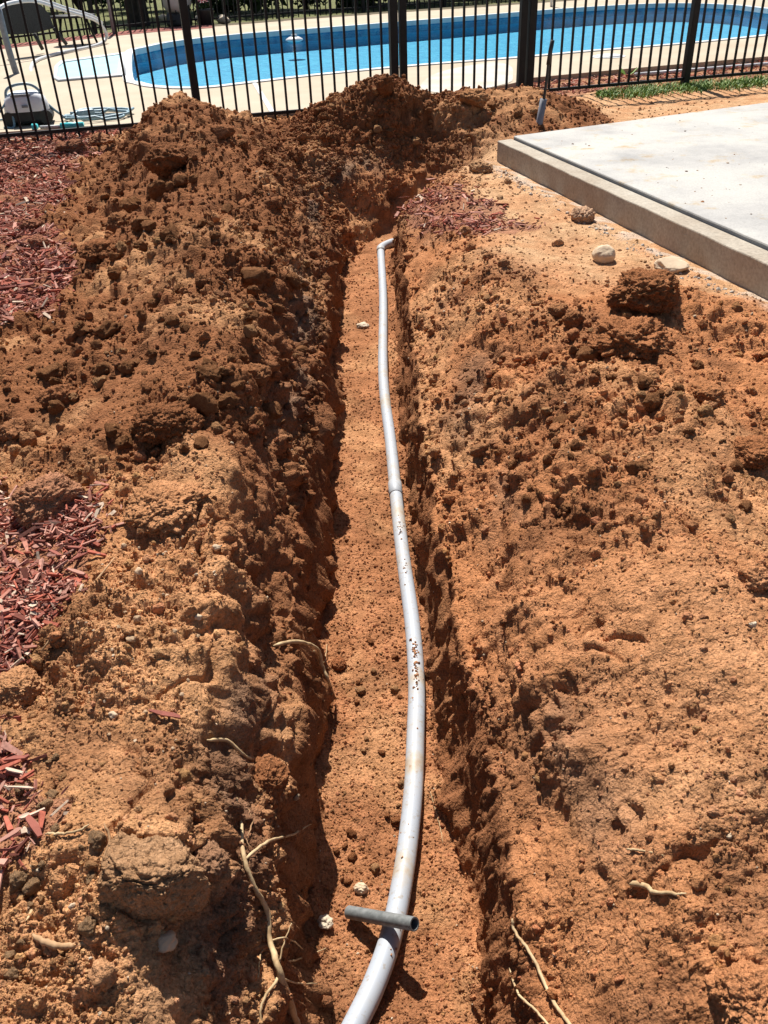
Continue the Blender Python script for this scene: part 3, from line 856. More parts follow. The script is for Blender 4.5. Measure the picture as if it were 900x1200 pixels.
RK = [
 ('dirt_clod', 683, 251, 13, 11, 'clod_tan', 'round brown dirt clod on pale ground close to the concrete slab', 'dirt clod', dict(rough_=.1)),
 ('stone', 707, 299, 13, 11, 'stone_pale', 'smooth pale rounded stone between the round clod and the big mound clod', 'stone', dict(rough_=.12, fine=.03)),
 ('stone', 787, 311, 17, 8, 'stone_pale', 'flat pale wedge-shaped stone lying beside the concrete slab', 'stone', dict(facet=4, fine=.03)),
 ('dirt_clod', 756, 337, 38, 24, 'clod_dark', 'largest dark brown clod sitting on the right-hand mound', 'dirt clod', dict(depth=.8)),
 ('dirt_clod', 826, 458, 20, 12, 'clod_dark', 'dark brown clod on the right bank below the mound', 'dirt clod', {}),
 ('stone', 886, 528, 26, 17, 'clod_red', 'dark reddish stone half buried at the right edge of the picture', 'stone', dict(facet=3, fine=.05)),
 ('dirt_clod', 882, 672, 18, 13, 'clod_tan', 'orange clod at the right edge below the dark reddish stone', 'dirt clod', {}),
 ('stone', 881, 732, 4.5, 5, 'stone_white', 'chalky white stone fragment near the right edge', 'stone', dict(facet=4)),
 ('stone', 742, 953, 15, 6, 'clod_tan', 'flat pale stone bedded in the smooth right bank', 'stone', dict(lift=.1, rough_=.1, fine=.04, crumb=.01)),
 ('dirt_clod', 874, 1158, 34, 28, 'clod_tan', 'large soft orange clod at the bottom right corner', 'dirt clod', dict(lift=.2)),
 ('dirt_clod', 176, 1000, 58, 72, 'clod_grey', 'largest block of grey-brown earth at the lower left', 'dirt clod', dict(depth=.72, lift=.14, rough_=.16, crumb=.05, fine=.12, cuts=((.1, .25, 1, .52), (.15, -1, .12, .55), (1, -.35, .1, .74), (-1, -.2, .2, .72), (.5, -.8, -.5, .62)))),
 ('dirt_clod', 245, 1003, 20, 20, 'clod_tan', 'smaller clod touching the right side of the grey-brown earth block', 'dirt clod', {}),
 ('dirt_clod', 57, 583, 34, 27, 'clod_tan', 'overhanging orange clod at the top of the near red mulch patch', 'dirt clod', dict(lift=.6)),
 ('dirt_clod', 192, 588, 40, 24, 'clod_tan', 'arched orange clod with a dark hollow right of the near mulch patch', 'dirt clod', dict(lift=.5)),
 ('dirt_clod', 192, 490, 30, 25, 'clod_dark', 'dark brown clod in the middle of the left spoil heap', 'dirt clod', dict(lift=.5)),
 ('dirt_clod', 222, 492, 15, 15, 'clod_dark', 'small clod leaning on the dark clod in the middle of the left heap', 'dirt clod', {}),
 ('dirt_clod', 68, 462, 19, 15, 'clod_tan', 'tan clod near the left edge above the flattened soil', 'dirt clod', {}),
 ('dirt_clod', 17, 503, 15, 13, 'clod_tan', 'leftmost tan clod of the left heap beside the flattened soil', 'dirt clod', {}),
 ('dirt_clod', 85, 173, 15, 10, 'clod_dark', 'brown clod beside pale chips on the mulch near the fence', 'dirt clod', dict(depth=.7)),
 ('dirt_clod', 116, 294, 20, 14, 'clod_dark', 'dark clod at the foot of the left heap beside the upper mulch', 'dirt clod', dict(lift=.5)),
 ('dirt_clod', 47, 284, 9, 10, 'clod_tan', 'isolated rounded clod lying on the upper red mulch', 'dirt clod', {}),
 ('dirt_clod', 39, 263, 11, 8, 'clod_dark', 'dark clod just behind the isolated rounded clod on the mulch', 'dirt clod', {}),
 ('dirt_clod', 142, 260, 14, 12, 'clod_dark', 'dark clod on the far left slope of the spoil heap', 'dirt clod', {}),
 ('dirt_clod', 196, 183, 22, 20, 'clod_dark', 'big lumpy clod below the top of the left heap', 'dirt clod', dict(lift=.4)),
 ('dirt_clod', 261, 154, 13, 8, 'clod_tan', 'flat slab-like clod near the top right of the left heap', 'dirt clod', dict(facet=4)),
 ('dirt_clod', 119, 165, 12, 9, 'clod_dark', 'brown clod on the shoulder of the left heap nearest the fence', 'dirt clod', {}),
 ('dirt_clod', 553, 115, 15, 12, 'clod_dark', 'angular clod on the far heap in front of the gate', 'dirt clod', dict(facet=4, lift=.5)),
 ('dirt_clod', 452, 100, 9, 13, 'clod_dark', 'upright clod on the very top of the far heap', 'dirt clod', dict(lift=.5)),
 ('dirt_clod', 397, 776, 9, 9, 'clod_red', 'round reddish clod on the trench floor beside the left wall', 'dirt clod', dict(rough_=.08)),
 ('stone', 425, 381, 7, 3, 'stone_white', 'small white stone on the far trench floor', 'stone', {}),
 ('stone', 381, 1079, 8, 6, 'stone_white', 'white pebble on the trench floor left of the grey stub pipe', 'stone', {}),
 ('stone', 195, 1102, 11, 8, 'stone_tan', 'pale stone just below the grey-brown earth block', 'stone', dict(fine=.04)),
 ('stone', 424, 1040, 7, 7, 'stone_pale', 'pale pebble on the trench floor just behind the grey stub pipe', 'stone', {}),
 ('dirt_clod', 300, 438, 17, 15, 'clod_dark', 'dark clod hanging over the left trench edge', 'dirt clod', dict(lift=.5)),
 ('dirt_clod', 563, 195, 12, 9, 'clod_dark', 'dark clod at the foot of the far heap by the slab corner', 'dirt clod', {}),
 ('dirt_clod', 655, 362, 11, 9, 'clod_dark', 'brown clod left of the largest mound clod', 'dirt clod', {}),
 ('dirt_clod', 672, 373, 11, 11, 'clod_dark', 'brown clod just below and left of the largest mound clod', 'dirt clod', {}),
 ('dirt_clod', 740, 392, 40, 28, 'clod_dark', 'broad crumbling lump on the front of the right-hand mound', 'dirt clod', dict(lift=.25, fine=.18)),
 ('dirt_clod', 310, 905, 26, 26, 'clod_red', 'reddish lump sticking out of the left trench wall', 'dirt clod', dict(lift=.1)),
 ('dirt_clod', 20, 800, 26, 20, 'clod_tan', 'tan clod at the left edge just below the near mulch patch', 'dirt clod', dict(lift=.3)),
]
for i, (nm, px, py, rx, ry, mt, lb, ct, kw) in enumerate(RK):
    rock(nm, px, py, rx, ry, mt, lb, ct, i + 1, rz=random.uniform(-.3, .3), **kw)
# lookalikes
def many(name, n_, area, rlo, rhi, mats, label, cat, group, sub=2, facet=0, lift=.3):
    mes = []
    for k in range(5):
        for mt in mats:
            me = rock_mesh(name, sub + 2, 60 + k + len(mats), .24, 
                           .14 if not facet else .04, (1, .85, .7), facet or 4, .08 if mt.startswith('clod') else 0)
            me.materials.append(M[mt]); mes.append(me)
    xs, ys2 = [p[0] for p in area], [p[1] for p in area]
    k = 0
    while k < n_:
        px, py = random.uniform(min(xs), max(xs)), random.uniform(min(ys2), max(ys2))
        if not inpoly(np.array([px]), np.array([py]), area)[0]: continue
        l, n2 = hit(px, py)
        D = (l - Vector((0, 0, CAMH))).length
        r_ = (rlo * .75 + (rhi - rlo * .75) * random.random() ** 2.6) * D / FPX
        o = bpy.data.objects.new(name, random.choice(mes)); C.objects.link(o)
        o.location = l + Vector((0, 0, r_ * lift)); o.scale = (r_,) * 3
        o.rotation_euler = (random.gauss(0, .4), random.gauss(0, .4), random.uniform(0, 6.28))
        lb, gp = (label, group) if not callable(label) else label(px, py)
        tag(o, lb, cat, gp)
        k += 1
def left_label(px, py):
    for ok, w_ in ((py < 235, 'near the top of the left heap below the fence'), (px < 140 and py < 390, 'at the foot of the left heap beside the upper mulch'),
                   (px > 265, 'on the trench-side slope of the left heap'), (py > 450, 'on the left heap above the near mulch patch'), (True, 'on the middle of the left spoil heap')):
        if ok: return 'small crumbly brown clod ' + w_, 'small clods ' + w_
def right_label(px, py):
    for ok, w_ in ((px < 650, 'on the right bank next to the trench'), (py < 450, 'on the right bank around the big mound clod'), (px > 780, 'on the right bank near the right edge'), (True, 'on the middle of the right bank')):
        if ok: return 'small crumbly orange-brown clod ' + w_, 'small clods ' + w_
many('dirt_clod', 75, [(90, 180), (240, 130), (330, 190), (380, 330), (340, 470), (250, 560), (120, 550), (10, 470), (10, 400), (100, 370)], 4, 11, ('clod_dark', 'clod_dark', 'clod_tan'),
     left_label, 'dirt clod', None, lift=.35)
many('dirt_clod', 45, [(540, 330), (700, 350), (850, 420), (890, 600), (760, 640), (640, 560), (560, 450)], 3, 8, ('clod_tan', 'clod_dark'),
     right_label, 'dirt clod', None)
many('dirt_clod', 46, [(120, 200), (240, 180), (320, 260), (350, 420), (300, 530), (150, 540), (30, 480), (110, 340)], 9, 19, ('clod_dark',),
     'larger dark brown clod among the crumbs of the left spoil heap', 'dirt clod', 'larger dark clods on the left heap', sub=2, lift=.25)
many('dirt_clod', 26, [(560, 380), (690, 400), (800, 440), (800, 600), (680, 640), (580, 560)], 7, 15, ('clod_dark',),
     'larger dark broken clod on the right bank below the mound', 'dirt clod', 'larger dark clods on the right bank', sub=2, lift=.2)
many('dirt_clod', 40, [(345, 145), (440, 100), (600, 110), (690, 130), (600, 150), (460, 190)], 3, 8, ('clod_dark', 'clod_tan'),
     'small clod on the far spoil heap in front of the fence', 'dirt clod', 'small clods on the far heap')
many('dirt_clod', 40, [(392, 740), (470, 740), (470, 830), (480, 1060), (380, 1060), (385, 850)], 2.5, 6.5, ('clod_tan', 'clod_red'),
     'small reddish clod lying on the trench floor left of the white pipe', 'dirt clod', 'small clods on the trench floor', sub=1, lift=.4)
many('pebble', 32, [(130, 640), (260, 620), (270, 800), (240, 900), (80, 880), (60, 800)], 2.5, 6.5, ('stone_pale', 'stone_tan', 'stone_brown'),
     'small rounded pale pebble on the soil right of the near mulch patch', 'pebble', 'pale pebbles on the near left soil', facet=2, lift=.4)
many('dirt_clod', 34, [(0, 880), (120, 880), (110, 1190), (0, 1190)], 4, 12, ('clod_tan', 'clod_grey'),
     'small tan clod on the soil at the lower left', 'dirt clod', 'small clods at the lower left')

# ------------------------------------------------------------------ pipe in the trench
def zp(py): return float(np.interp(py, [275, 450, 600], [-.492, -.548, -.571]))
pp = [(446, 292), (449, 350), (449, 440), (458, 520), (464, 580), (472, 650), (483, 730), (488, 800), (487, 860), (484, 930), (475, 1010), (460, 1090), (440, 1150), (415, 1203), (380, 1270)]
pw = [at(px, py, zp(py)) for px, py in pp]
PR = .0245
pipe = empty('water_pipe', tuple(pw[6]), 'long white plastic pipe curving along the trench floor', 'pipe')
def wchild(o, root):
    o.parent = root; o.matrix_parent_inverse = Matrix.Translation(root.location).inverted() if root.rotation_euler.z == 0 else root.matrix_world.inverted(); return o
sp_ = spline(pw, 10)
cut = min(range(len(sp_)), key=lambda i: (sp_[i] - Vector(pw[4])).length)
wchild(MB().tube(sp_[:cut + 1], PR, 24).build('pipe_length', M['pvc'], None, True), pipe)
wchild(MB().tube(sp_[cut - 2:], PR * 1.0005, 24).build('pipe_length', M['pvc'], None, True), pipe)
d_ = (sp_[cut + 1] - sp_[cut - 1]).normalized()
c0 = sp_[cut]
wchild(MB().tube([c0 - d_ * .085, c0 - d_ * .082, c0 + d_ * .004, c0 + d_ * .006], [PR + .001, PR + .0028, PR + .0031, PR + .0006], 24).build('coupling', M['pvc'], None, True), pipe)
e0 = Vector(pw[0]); t0 = (sp_[0] - sp_[2]).normalized(); t1 = Vector((.86, .5, 0.05)).normalized()
el = [e0 - t0 * .06, e0 - t0 * .02]
for k in range(7):
    q = k / 6
    el.append(e0 + t0 * (.075 * math.sin(q * 1.2)) * .95 + t1 * (.085 * (1 - math.cos(q * 1.2))) * 1.4)
tl = (el[-1] - el[-2]).normalized()
el.append(el[-1] + tl * .03)
wchild(MB().tube(el, [PR + .004] * len(el), 20).build('elbow', M['pvc'], None, True), pipe)
wchild(MB().tube([el[-1] - tl * .01, el[-1] + tl * .9 + Vector((0, 0, .02))], PR, 20).build('pipe_length', M['pvc'], None, True), pipe)
# soil lying on the pipe
def pipe_soil():
    base_, bf_ = ico(1)
    V_, F_, c_ = [], [], []
    k_ = 0
    for lo_, hi_, n_, wid_ in [(760, 812, 75, .25), (614, 636, 22, .35), (668, 686, 14, .3), (780, 1150, 14, .9)]:
        for _ in range(n_):
            py_ = random.uniform(lo_, hi_)
            j_ = min(range(len(sp_)), key=lambda i: abs((600 - FPX * (np.array(sp_[i]) - [0, 0, CAMH]) @ c_b / ((np.array(sp_[i]) - [0, 0, CAMH]) @ c_f)) - py_))
            a_ = random.gauss(0, wid_ * .6)
            t_ = (sp_[min(j_ + 1, len(sp_) - 1)] - sp_[max(j_ - 1, 0)]).normalized()
            sd_ = t_.cross(Vector((0, 0, 1))).normalized()
            up_ = sd_.cross(t_)
            r_ = random.uniform(.001, .0032) * (1.4 if lo_ == 760 else 1)
            ctr = sp_[j_] + t_ * random.uniform(-.02, .02) + (up_ * math.cos(a_) + sd_ * math.sin(a_)) * (PR + r_ * .2)
            q_ = base_ * (1 + .3 * rng.normal(size=(len(base_), 1))) * r_
            V_.append(q_ + np.array(ctr)); F_.append(bf_ + k_ * len(base_)); k_ += 1
            c_.append(np.tile(np.array([.54, .29, .16]) * random.uniform(.7, 1.2), (len(base_), 1)))
    tag(link('pipe_soil', np_mesh('pipe_soil', np.concatenate(V_), np.concatenate(F_), False, np.concatenate(c_)), M['soil']), kind='stuff')
pipe_soil()
# grey stub across the pipe
s0, s1 = Vector(at(409, 1069, -.584)), Vector(at(486, 1083, -.482))
ax = (s1 - s0).normalized()
stub = empty('stub_pipe', tuple((s0 + s1) / 2), 'short grey metal pipe stub lying across the white pipe', 'pipe')
ro, ri = .0142, .0112
ring = MB()
ring.tube([s0, s1], ro, 24, cap=False)
nb = len(ring.v)
inn = MB().tube([s0, s1], ri, 24, cap=False)
ring.v += inn.v
ring.f += [tuple(i + nb for i in reversed(q)) for q in inn.f]
for e_ in (0, 24):
    for k in range(24):
        k2 = (k + 1) % 24
        q = (e_ + k, e_ + k2, nb + e_ + k2, nb + e_ + k)
        ring.f.append(q if e_ else q[::-1])
wchild(ring.build('tube', M['steel'], None, True), stub)
o = stub.children[0]
es = o.modifiers.new('edges', 'EDGE_SPLIT'); es.split_angle = R(50)
def soil_bits(px0, py0, n_):
    pass

# ------------------------------------------------------------------ roots and sticks
def root(name, pts, r0, r1, mat, label, cat, lift=.006, branches=(), wob=.003):
    W = []
    for q in pts:
        l, n_ = hit(q[0], q[1])
        W.append(l + n_ * (q[2] if len(q) > 2 else lift))
    sp2 = spline(W, 7)
    sp2 = [p + Vector((random.gauss(0, wob * .2), random.gauss(0, wob * .2), random.gauss(0, wob * .15))) for p in sp2]
    n_ = len(sp2)
    rs = [(r0 + (r1 - r0) * i / (n_ - 1) + random.uniform(-.10, .10) * r0) * min(1, .35 + .3 * i, .35 + .3 * (n_ - 1 - i)) for i in range(n_)]
    rs = [max(.0006, q) for q in rs]
    root_ = empty(name, tuple(sp2[0]), label, cat)
    wchild(MB().tube(sp2, rs, 8).build('stem', M[mat], None, True), root_)
    for bpts, b0, b1 in branches:
        Wb = [hit(q[0], q[1])[0] + hit(q[0], q[1])[1] * lift for q in bpts]
        sb = spline(Wb, 6)
        sb = [p + Vector((random.gauss(0, wob * .2), random.gauss(0, wob * .2), random.gauss(0, wob * .15))) for p in sb]
        wchild(MB().tube(sb, [b0 + (b1 - b0) * i / (len(sb) - 1) for i in range(len(sb))], 6).build('rootlet', M[mat], None, True), root_)
    return root_
root('root', [(317, 756, .012), (340, 756, .02), (366, 764, .02), (372, 782, .015), (382, 802, .012), (391, 822, .008)], .0055, .0042, 'root', 'forked pale root hanging from the left trench wall over the floor', 'root',
     branches=[([(366, 764), (378, 775), (383, 757)], .002, .001)])
root('root', [(283, 1000, .02), (310, 990, .02), (338, 972, .02), (361, 962, .015)], .0036, .0018, 'root', 'straight pale root poking toward the trench right of the earth block', 'root')
root('root', [(276, 932), (280, 970), (286, 1010), (297, 1040), (312, 1075, .012), (316, 1105, .014), (326, 1150, .014), (343, 1195, .012), (352, 1230)], .0032, .0062, 'root',
     'thick knotted pale root running down the bank at the bottom left of the trench', 'root', .008,
     branches=[([(316, 1105), (335, 1095), (352, 1112)], .002, .001), ([(318, 1125), (350, 1120), (383, 1110)], .0022, .001), ([(322, 1140), (330, 1110), (340, 1085)], .002, .001),
               ([(326, 1150), (350, 1148), (370, 1155)], .002, .001), ([(318, 1100), (305, 1120), (300, 1150)], .002, .001), ([(324, 1150), (308, 1175), (304, 1200)], .003, .0015)])
root('root', [(604, 1073), (607, 1090), (617, 1112), (632, 1140), (650, 1170), (672, 1205), (690, 1235)], .0026, .0034, 'root', 'long thin pale root running down the right trench wall at the bottom edge', 'root', .010)
root('root', [(601, 1134), (608, 1160), (628, 1182), (650, 1205)], .0018, .0022, 'root', 'shorter thin pale root left of the long one on the right wall', 'root', .008)
root('root', [(740, 1034), (755, 1036), (770, 1045), (804, 1051)], .0052, .0028, 'root', 'short thick pale root lying on the smooth right bank', 'root', .006)
root('root', [(735, 996), (755, 999), (778, 1002)], .0022, .0016, 'root', 'thin straight pale root just above the short thick one on the right bank', 'root', .004)
root('root', [(505, 928), (511, 950), (516, 968), (519, 988)], .0014, .001, 'root', 'thin pale root on the trench floor right of the white pipe', 'root', .003)
root('root', [(239, 866), (262, 869), (283, 882), (303, 895)], .004, .0025, 'root', 'pale root on the left soil above the earth block', 'root', .008)
root('root', [(55, 977), (75, 980), (95, 975), (105, 970)], .0028, .0016, 'root', 'thin crooked root on the lowest mulch scatter left of the earth block', 'root', .006)
root('root', [(40, 1048), (40, 1065), (34, 1082)], .003, .002, 'root', 'short pale root piece at the lower left edge', 'root', .006)
root('root', [(37, 1095), (60, 1107), (85, 1106), (106, 1104)], .0055, .004, 'twig', 'thick tan root half buried below the earth block near the left edge', 'root', .004)
root('twig', [(122, 970), (123, 990), (126, 1015)], .002, .0016, 'root_brown', 'thin upright twig on the left face of the earth block', 'twig', .012)
root('stick', [(130, 660, .022), (63, 757, .03)], .0032, .0042, 'twig', 'straight brown stick lying across the near red mulch patch', 'stick', wob=.0006)
root('root', [(290, 945), (296, 965), (288, 985), (292, 1000)], .0016, .001, 'root_brown', 'dark thin rootlet dangling beside the straight pale root', 'root', .01)
l, n_ = hit(195, 842)
lone = chip_me[0].copy(); lone.name = 'wood_chip'
o = link('wood_chip', lone); o.location = l + Vector((0, 0, .012)); o.scale = (.062, .05, .06); o.rotation_euler = (.2, .1, -.25)
tag(o, 'lone red wood chip on the soil right of the mulch', 'wood chip')

# ------------------------------------------------------------------ concrete slab
slab = empty('concrete_slab', (SC[0], SC[1], 0), 'pale concrete slab with a stepped edge at the right', 'concrete slab')
LE = 6.2; BE = 6.5
def sq(a, b_): q = SC + SL * a + SB * b_; return q
def prism(poly, z0, z1):
    mb_ = MB(); n_ = len(poly)
    mb_.v = [(p[0], p[1], z0) for p in poly] + [(p[0], p[1], z1) for p in poly]
    mb_.f = [tuple(reversed(range(n_))), tuple(range(n_, 2 * n_))] + [(i, (i + 1) % n_, n_ + (i + 1) % n_, n_ + i) for i in range(n_)]
    return mb_
def orient(mb_):
    return mb_
lw = .115
def ragged(p0, p1, n_, amp, nrm):
    out_ = []
    for i in range(n_):
        t_ = i / n_
        q = p0 + (p1 - p0) * t_ + nrm * random.uniform(-amp, amp)
        out_.append(q)
    return out_
nl = -np.array([-SL[1], SL[0]]) * -1
zt = .122
base_poly = ragged(sq(0, 0), sq(LE, 0), 60, .004, SB) + [sq(LE, 0), sq(LE, lw), sq(0, lw)]
o = prism(base_poly, -.25, .105).build('ledge', M['concrete_face'], None, False, .006); wchild(o, slab)
main = [sq(.0, lw + .012)] + ragged(sq(.02, lw + .012), sq(LE, lw + .012), 60, .002, SB) + [sq(LE, BE), sq(0, BE)]
o = prism(main, -.25, zt).build('slab_top', M['concrete'], None, False, .008); wchild(o, slab)
for o in list(slab.children):
    bmx = bmesh.new(); bmx.from_mesh(o.data); bmesh.ops.recalc_face_normals(bmx, faces=bmx.faces); bmx.to_mesh(o.data); bmx.free()
# concrete splatter at the foot of the slab
mb = MB()
ids = rng.choice(np.where((slabm > -.22) & (slabm < -.005) & (yf > 3.2) & (yf < 6.3) & inview)[0], 420)
rad = rng.uniform(.004, .016, 420) * rng.random(420) ** 2
scatter('concrete_splatter', ids, np.maximum(rad, .004), 1, np.array([[.60, .555, .49]]) * rng.uniform(.75, 1.15, (420, 1)), sink=.5)

# bits of soil dropped on the slab
qs = [at(random.uniform(590, 900), random.uniform(125, 300), zt) for _ in range(170)]
qs = [q for q in qs if (q[0] - SC[0]) * (-SL[1]) + (q[1] - SC[1]) * SL[0] > lw + .04 and (q[1] - 6.171) < .456 * (q[0] - .867) - .05]
bv, bf_ = ico(1); V = []; Fq = []; cc = []
for k, q in enumerate(qs):
    r_ = .0025 + .008 * random.random() ** 4
    V.append(bv * np.array([1, 1, .6]) * r_ * (1 + .25 * rng.normal(size=(len(bv), 1))) + q); Fq.append(bf_ + k * len(bv))
    cc.append(np.tile(np.array(random.choice([(.42, .2, .1), (.5, .32, .18), (.16, .1, .07)])), (len(bv), 1)))
tag(link('slab_grit', np_mesh('slab_grit', np.concatenate(V), np.concatenate(Fq), False, np.concatenate(cc)), M['soil']), kind='stuff')

# ------------------------------------------------------------------ fence
ZR = .063
fence = empty('pool_fence', fpt(2.0), 'black metal picket fence between the dug soil and the pool deck', 'fence')
gate = empty('fence_gate', fpt(3.6), 'black metal picket gate with double posts in the middle of the near fence', 'gate')
bpy.context.view_layer.update()
HF = 1.2
def fpost(t_, w_, root_, name='post', zb=-.12):
    o = MB().box(fpt(t_, (zb + HF + .04) / 2), (w_, w_, HF + .04 - zb), TH).build(name, M['black'], None, False, .004)
    return wchild(o, root_)
pk = {}
def picket(t_, root_, zb):
    if zb not in pk:
        m_ = MB().box((0, 0, (zb + HF) / 2), (.0175, .0175, HF - zb)).mesh('picket'); m_.materials.append(M['black']); pk[zb] = m_
    o = bpy.data.objects.new('picket', pk[zb]); C.objects.link(o)
    o.parent = root_
    q = fpt(t_, 0)
    o.location = (q[0] - root_.location.x, q[1] - root_.location.y, 0)
    o.rotation_euler = (0, 0, TH)
def rail(t0_, t1_, z, root_, h_=.026):
    q = fpt((t0_ + t1_) / 2, z)
    wchild(MB().box(q, (t1_ - t0_, .027, h_), TH).build('rail', M['black'], None, False), root_)
posts = [-2.32, -.556, 1.2, 2.943, 4.241, 5.908, 7.6, 9.3]
for t_ in posts: fpost(t_, .064 if t_ not in (2.943, 4.241) else .068, fence)
for a_, b_ in zip(posts[:-1], posts[1:]):
    if (a_, b_) == (2.943, 4.241): continue
    zb = -.03 if b_ <= 3 else ZR - .012
    for k in range(1, 16): picket(a_ + (b_ - a_) * k / 16, fence, zb)
    for z in (ZR, 1.08, HF - .02): rail(a_ + .03, b_ - .03, z, fence)
fpost(3.028, .060, gate, 'gate_stile', .03); fpost(4.156, .060, gate, 'gate_stile', .03)
for k in range(1, 10): picket(3.058 + (4.126 - 3.058) * k / 10, gate, ZR - .012)
for z in (ZR, 1.08, HF - .02): rail(3.06, 4.124, z, gate, .03)

# ------------------------------------------------------------------ deck and pool
def poly_obj(name, outer, holes, z, thick, mat, parent=None):
    bm = bmesh.new()
    eds = []
    for lp in [outer] + holes:
        vs = [bm.verts.new((p[0], p[1], z)) for p in lp]
        for i in range(len(vs)): eds.append(bm.edges.new((vs[i], vs[(i + 1) % len(vs)])))
    r_ = bmesh.ops.triangle_fill(bm, use_beauty=True, edges=eds)
    fs = [g_ for g_ in r_['geom'] if isinstance(g_, bmesh.types.BMFace)]
    for f_ in fs:
        if f_.normal.z < 0: f_.normal_flip()
    if thick:
        ex = bmesh.ops.extrude_face_region(bm, geom=fs)
        vv = [g_ for g_ in ex['geom'] if isinstance(g_, bmesh.types.BMVert)]
        bmesh.ops.translate(bm, verts=vv, vec=(0, 0, -thick))
    bmesh.ops.recalc_face_normals(bm, faces=bm.faces)
    me = bpy.data.meshes.new(name); bm.to_mesh(me); bm.free()
    return link(name, me, mat, parent)
def smooth_loop(pts, per=6):
    P_ = [np.array(p) for p in pts]; n_ = len(P_); out_ = []
    for i in range(n_):
        a, b_, c_, d_ = P_[i - 1], P_[i], P_[(i + 1) % n_], P_[(i + 2) % n_]
        for k in range(per):
            t_ = k / per
            out_.append(.5 * (2 * b_ + (c_ - a) * t_ + (2 * a - 5 * b_ + 4 * c_ - d_) * t_ * t_ + (3 * b_ - a - 3 * c_ + d_) * t_ ** 3))
    return out_
loop = smooth_loop(pool_out + far_rim, 4)
la = np.array(loop)
area = .5 * np.sum(la[:, 0] * np.roll(la[:, 1], -1) - np.roll(la[:, 0], -1) * la[:, 1])
if area < 0: loop = loop[::-1]; la = la[::-1]
def inset(L_, d_):
    L_ = np.array(L_); tg = np.roll(L_, -1, 0) - np.roll(L_, 1, 0); tg /= np.linalg.norm(tg, axis=1)[:, None] + 1e-9
    return L_ + np.stack([-tg[:, 1], tg[:, 0]], 1) * d_
ww_ = -.03                # water level
floor_z = -.28
far_fence_px = [(-150, 66), (0, 53), (60, 46), (118, 39), (180, 33), (250, 28), (350, 20), (450, 13), (560, 5.5), (640, 0), (760, -9), (900, -18)]
ff = [at(px, py, DZ) for px, py in far_fence_px]
far_deck = [at(px, py + 3.0, DZ)[:2] for px, py in far_fence_px]
outer = [np.array(p) for p in deck_edge] + [np.array([20., 14.]), np.array([26., 24.])] + [np.array(p) for p in far_deck[::-1]] + [np.array([-14., 16.]), np.array([-13., 7.0])]
step_px = [(148, 89.5), (68, 96), (63, 92.5), (64, 79), (71, 73), (147, 62.5)]
step_loop = [at(px, py, DZ)[:2] for px, py in step_px]
deck = poly_obj('pool_deck', outer, [loop], DZ, .10, M['deck'])
tag(deck, kind='structure')
pool = empty('swimming_pool', (float(la[:, 0].mean()), float(la[:, 1].mean()), ww_), 'curved blue swimming pool with white coping behind the fence', 'pool')
bpy.context.view_layer.update()
# coping: ring, proud of the deck
def ring_obj(name, L_out, L_in, z0, z1, mat):
    n_ = len(L_out)
    mb_ = MB()
    for L_, z in ((L_out, z0), (L_out, z1), (L_in, z1), (L_in, z0)):
        mb_.v += [(p[0], p[1], z) for p in L_]
    for a_ in range(4):
        b_ = (a_ + 1) % 4
        for i in range(n_):
            j = (i + 1) % n_
            mb_.f.append((a_ * n_ + i, a_ * n_ + j, b_ * n_ + j, b_ * n_ + i))
    return mb_.build(name, mat, None, True)
def wall_obj(name, L_, z0, z1, mat):
    n_ = len(L_); mb_ = MB()
    mb_.v = [(p[0], p[1], z0) for p in L_] + [(p[0], p[1], z1) for p in L_]
    mb_.f = [((i + 1) % n_, i, n_ + i, n_ + (i + 1) % n_) for i in range(n_)]
    return mb_.build(name, mat, None, True)
L1, L2 = inset(la, .002), inset(la, .10)
o = ring_obj('coping', inset(la, -.02), L2, -.02, DZ + .012, M['coping'])
es = o.modifiers.new('edges', 'EDGE_SPLIT'); es.split_angle = R(40)
wchild(o, pool)
wchild(wall_obj('patterned_band', inset(la, .09), -.14, -.015, M['liner_band']), pool)
wchild(wall_obj('pool_wall', inset(la, .088), floor_z, -.14, M['liner_wall']), pool)
wchild(poly_obj('pool_floor', [p for p in inset(la, .08)], [], floor_z, 0, M['liner']), pool)
water = poly_obj('pool_water', [p for p in inset(la, .089)], [], ww_, 0, M['water'])
tag(water, kind='structure')
# white step beside the pool's left end: a shallow tray set into the deck
step = empty('pool_step', (float(step_loop[2][0]), float(step_loop[2][1]), DZ), 'shallow white entry step at the left end of the pool', 'pool step')
bpy.context.view_layer.update()
sl = np.array(step_loop)
if .5 * np.sum(sl[:, 0] * np.roll(sl[:, 1], -1) - np.roll(sl[:, 0], -1) * sl[:, 1]) < 0: sl = sl[::-1]
sl_in = sl + (sl.mean(0) - sl) * np.array([.16, .12])
wchild(ring_obj('step_rim', sl, sl_in, DZ + .002, DZ + .02, M['coping']), step)
wchild(poly_obj('step_tread', [p for p in sl + (sl.mean(0) - sl) * .10], [], DZ + .006, 0, M['step']), step)

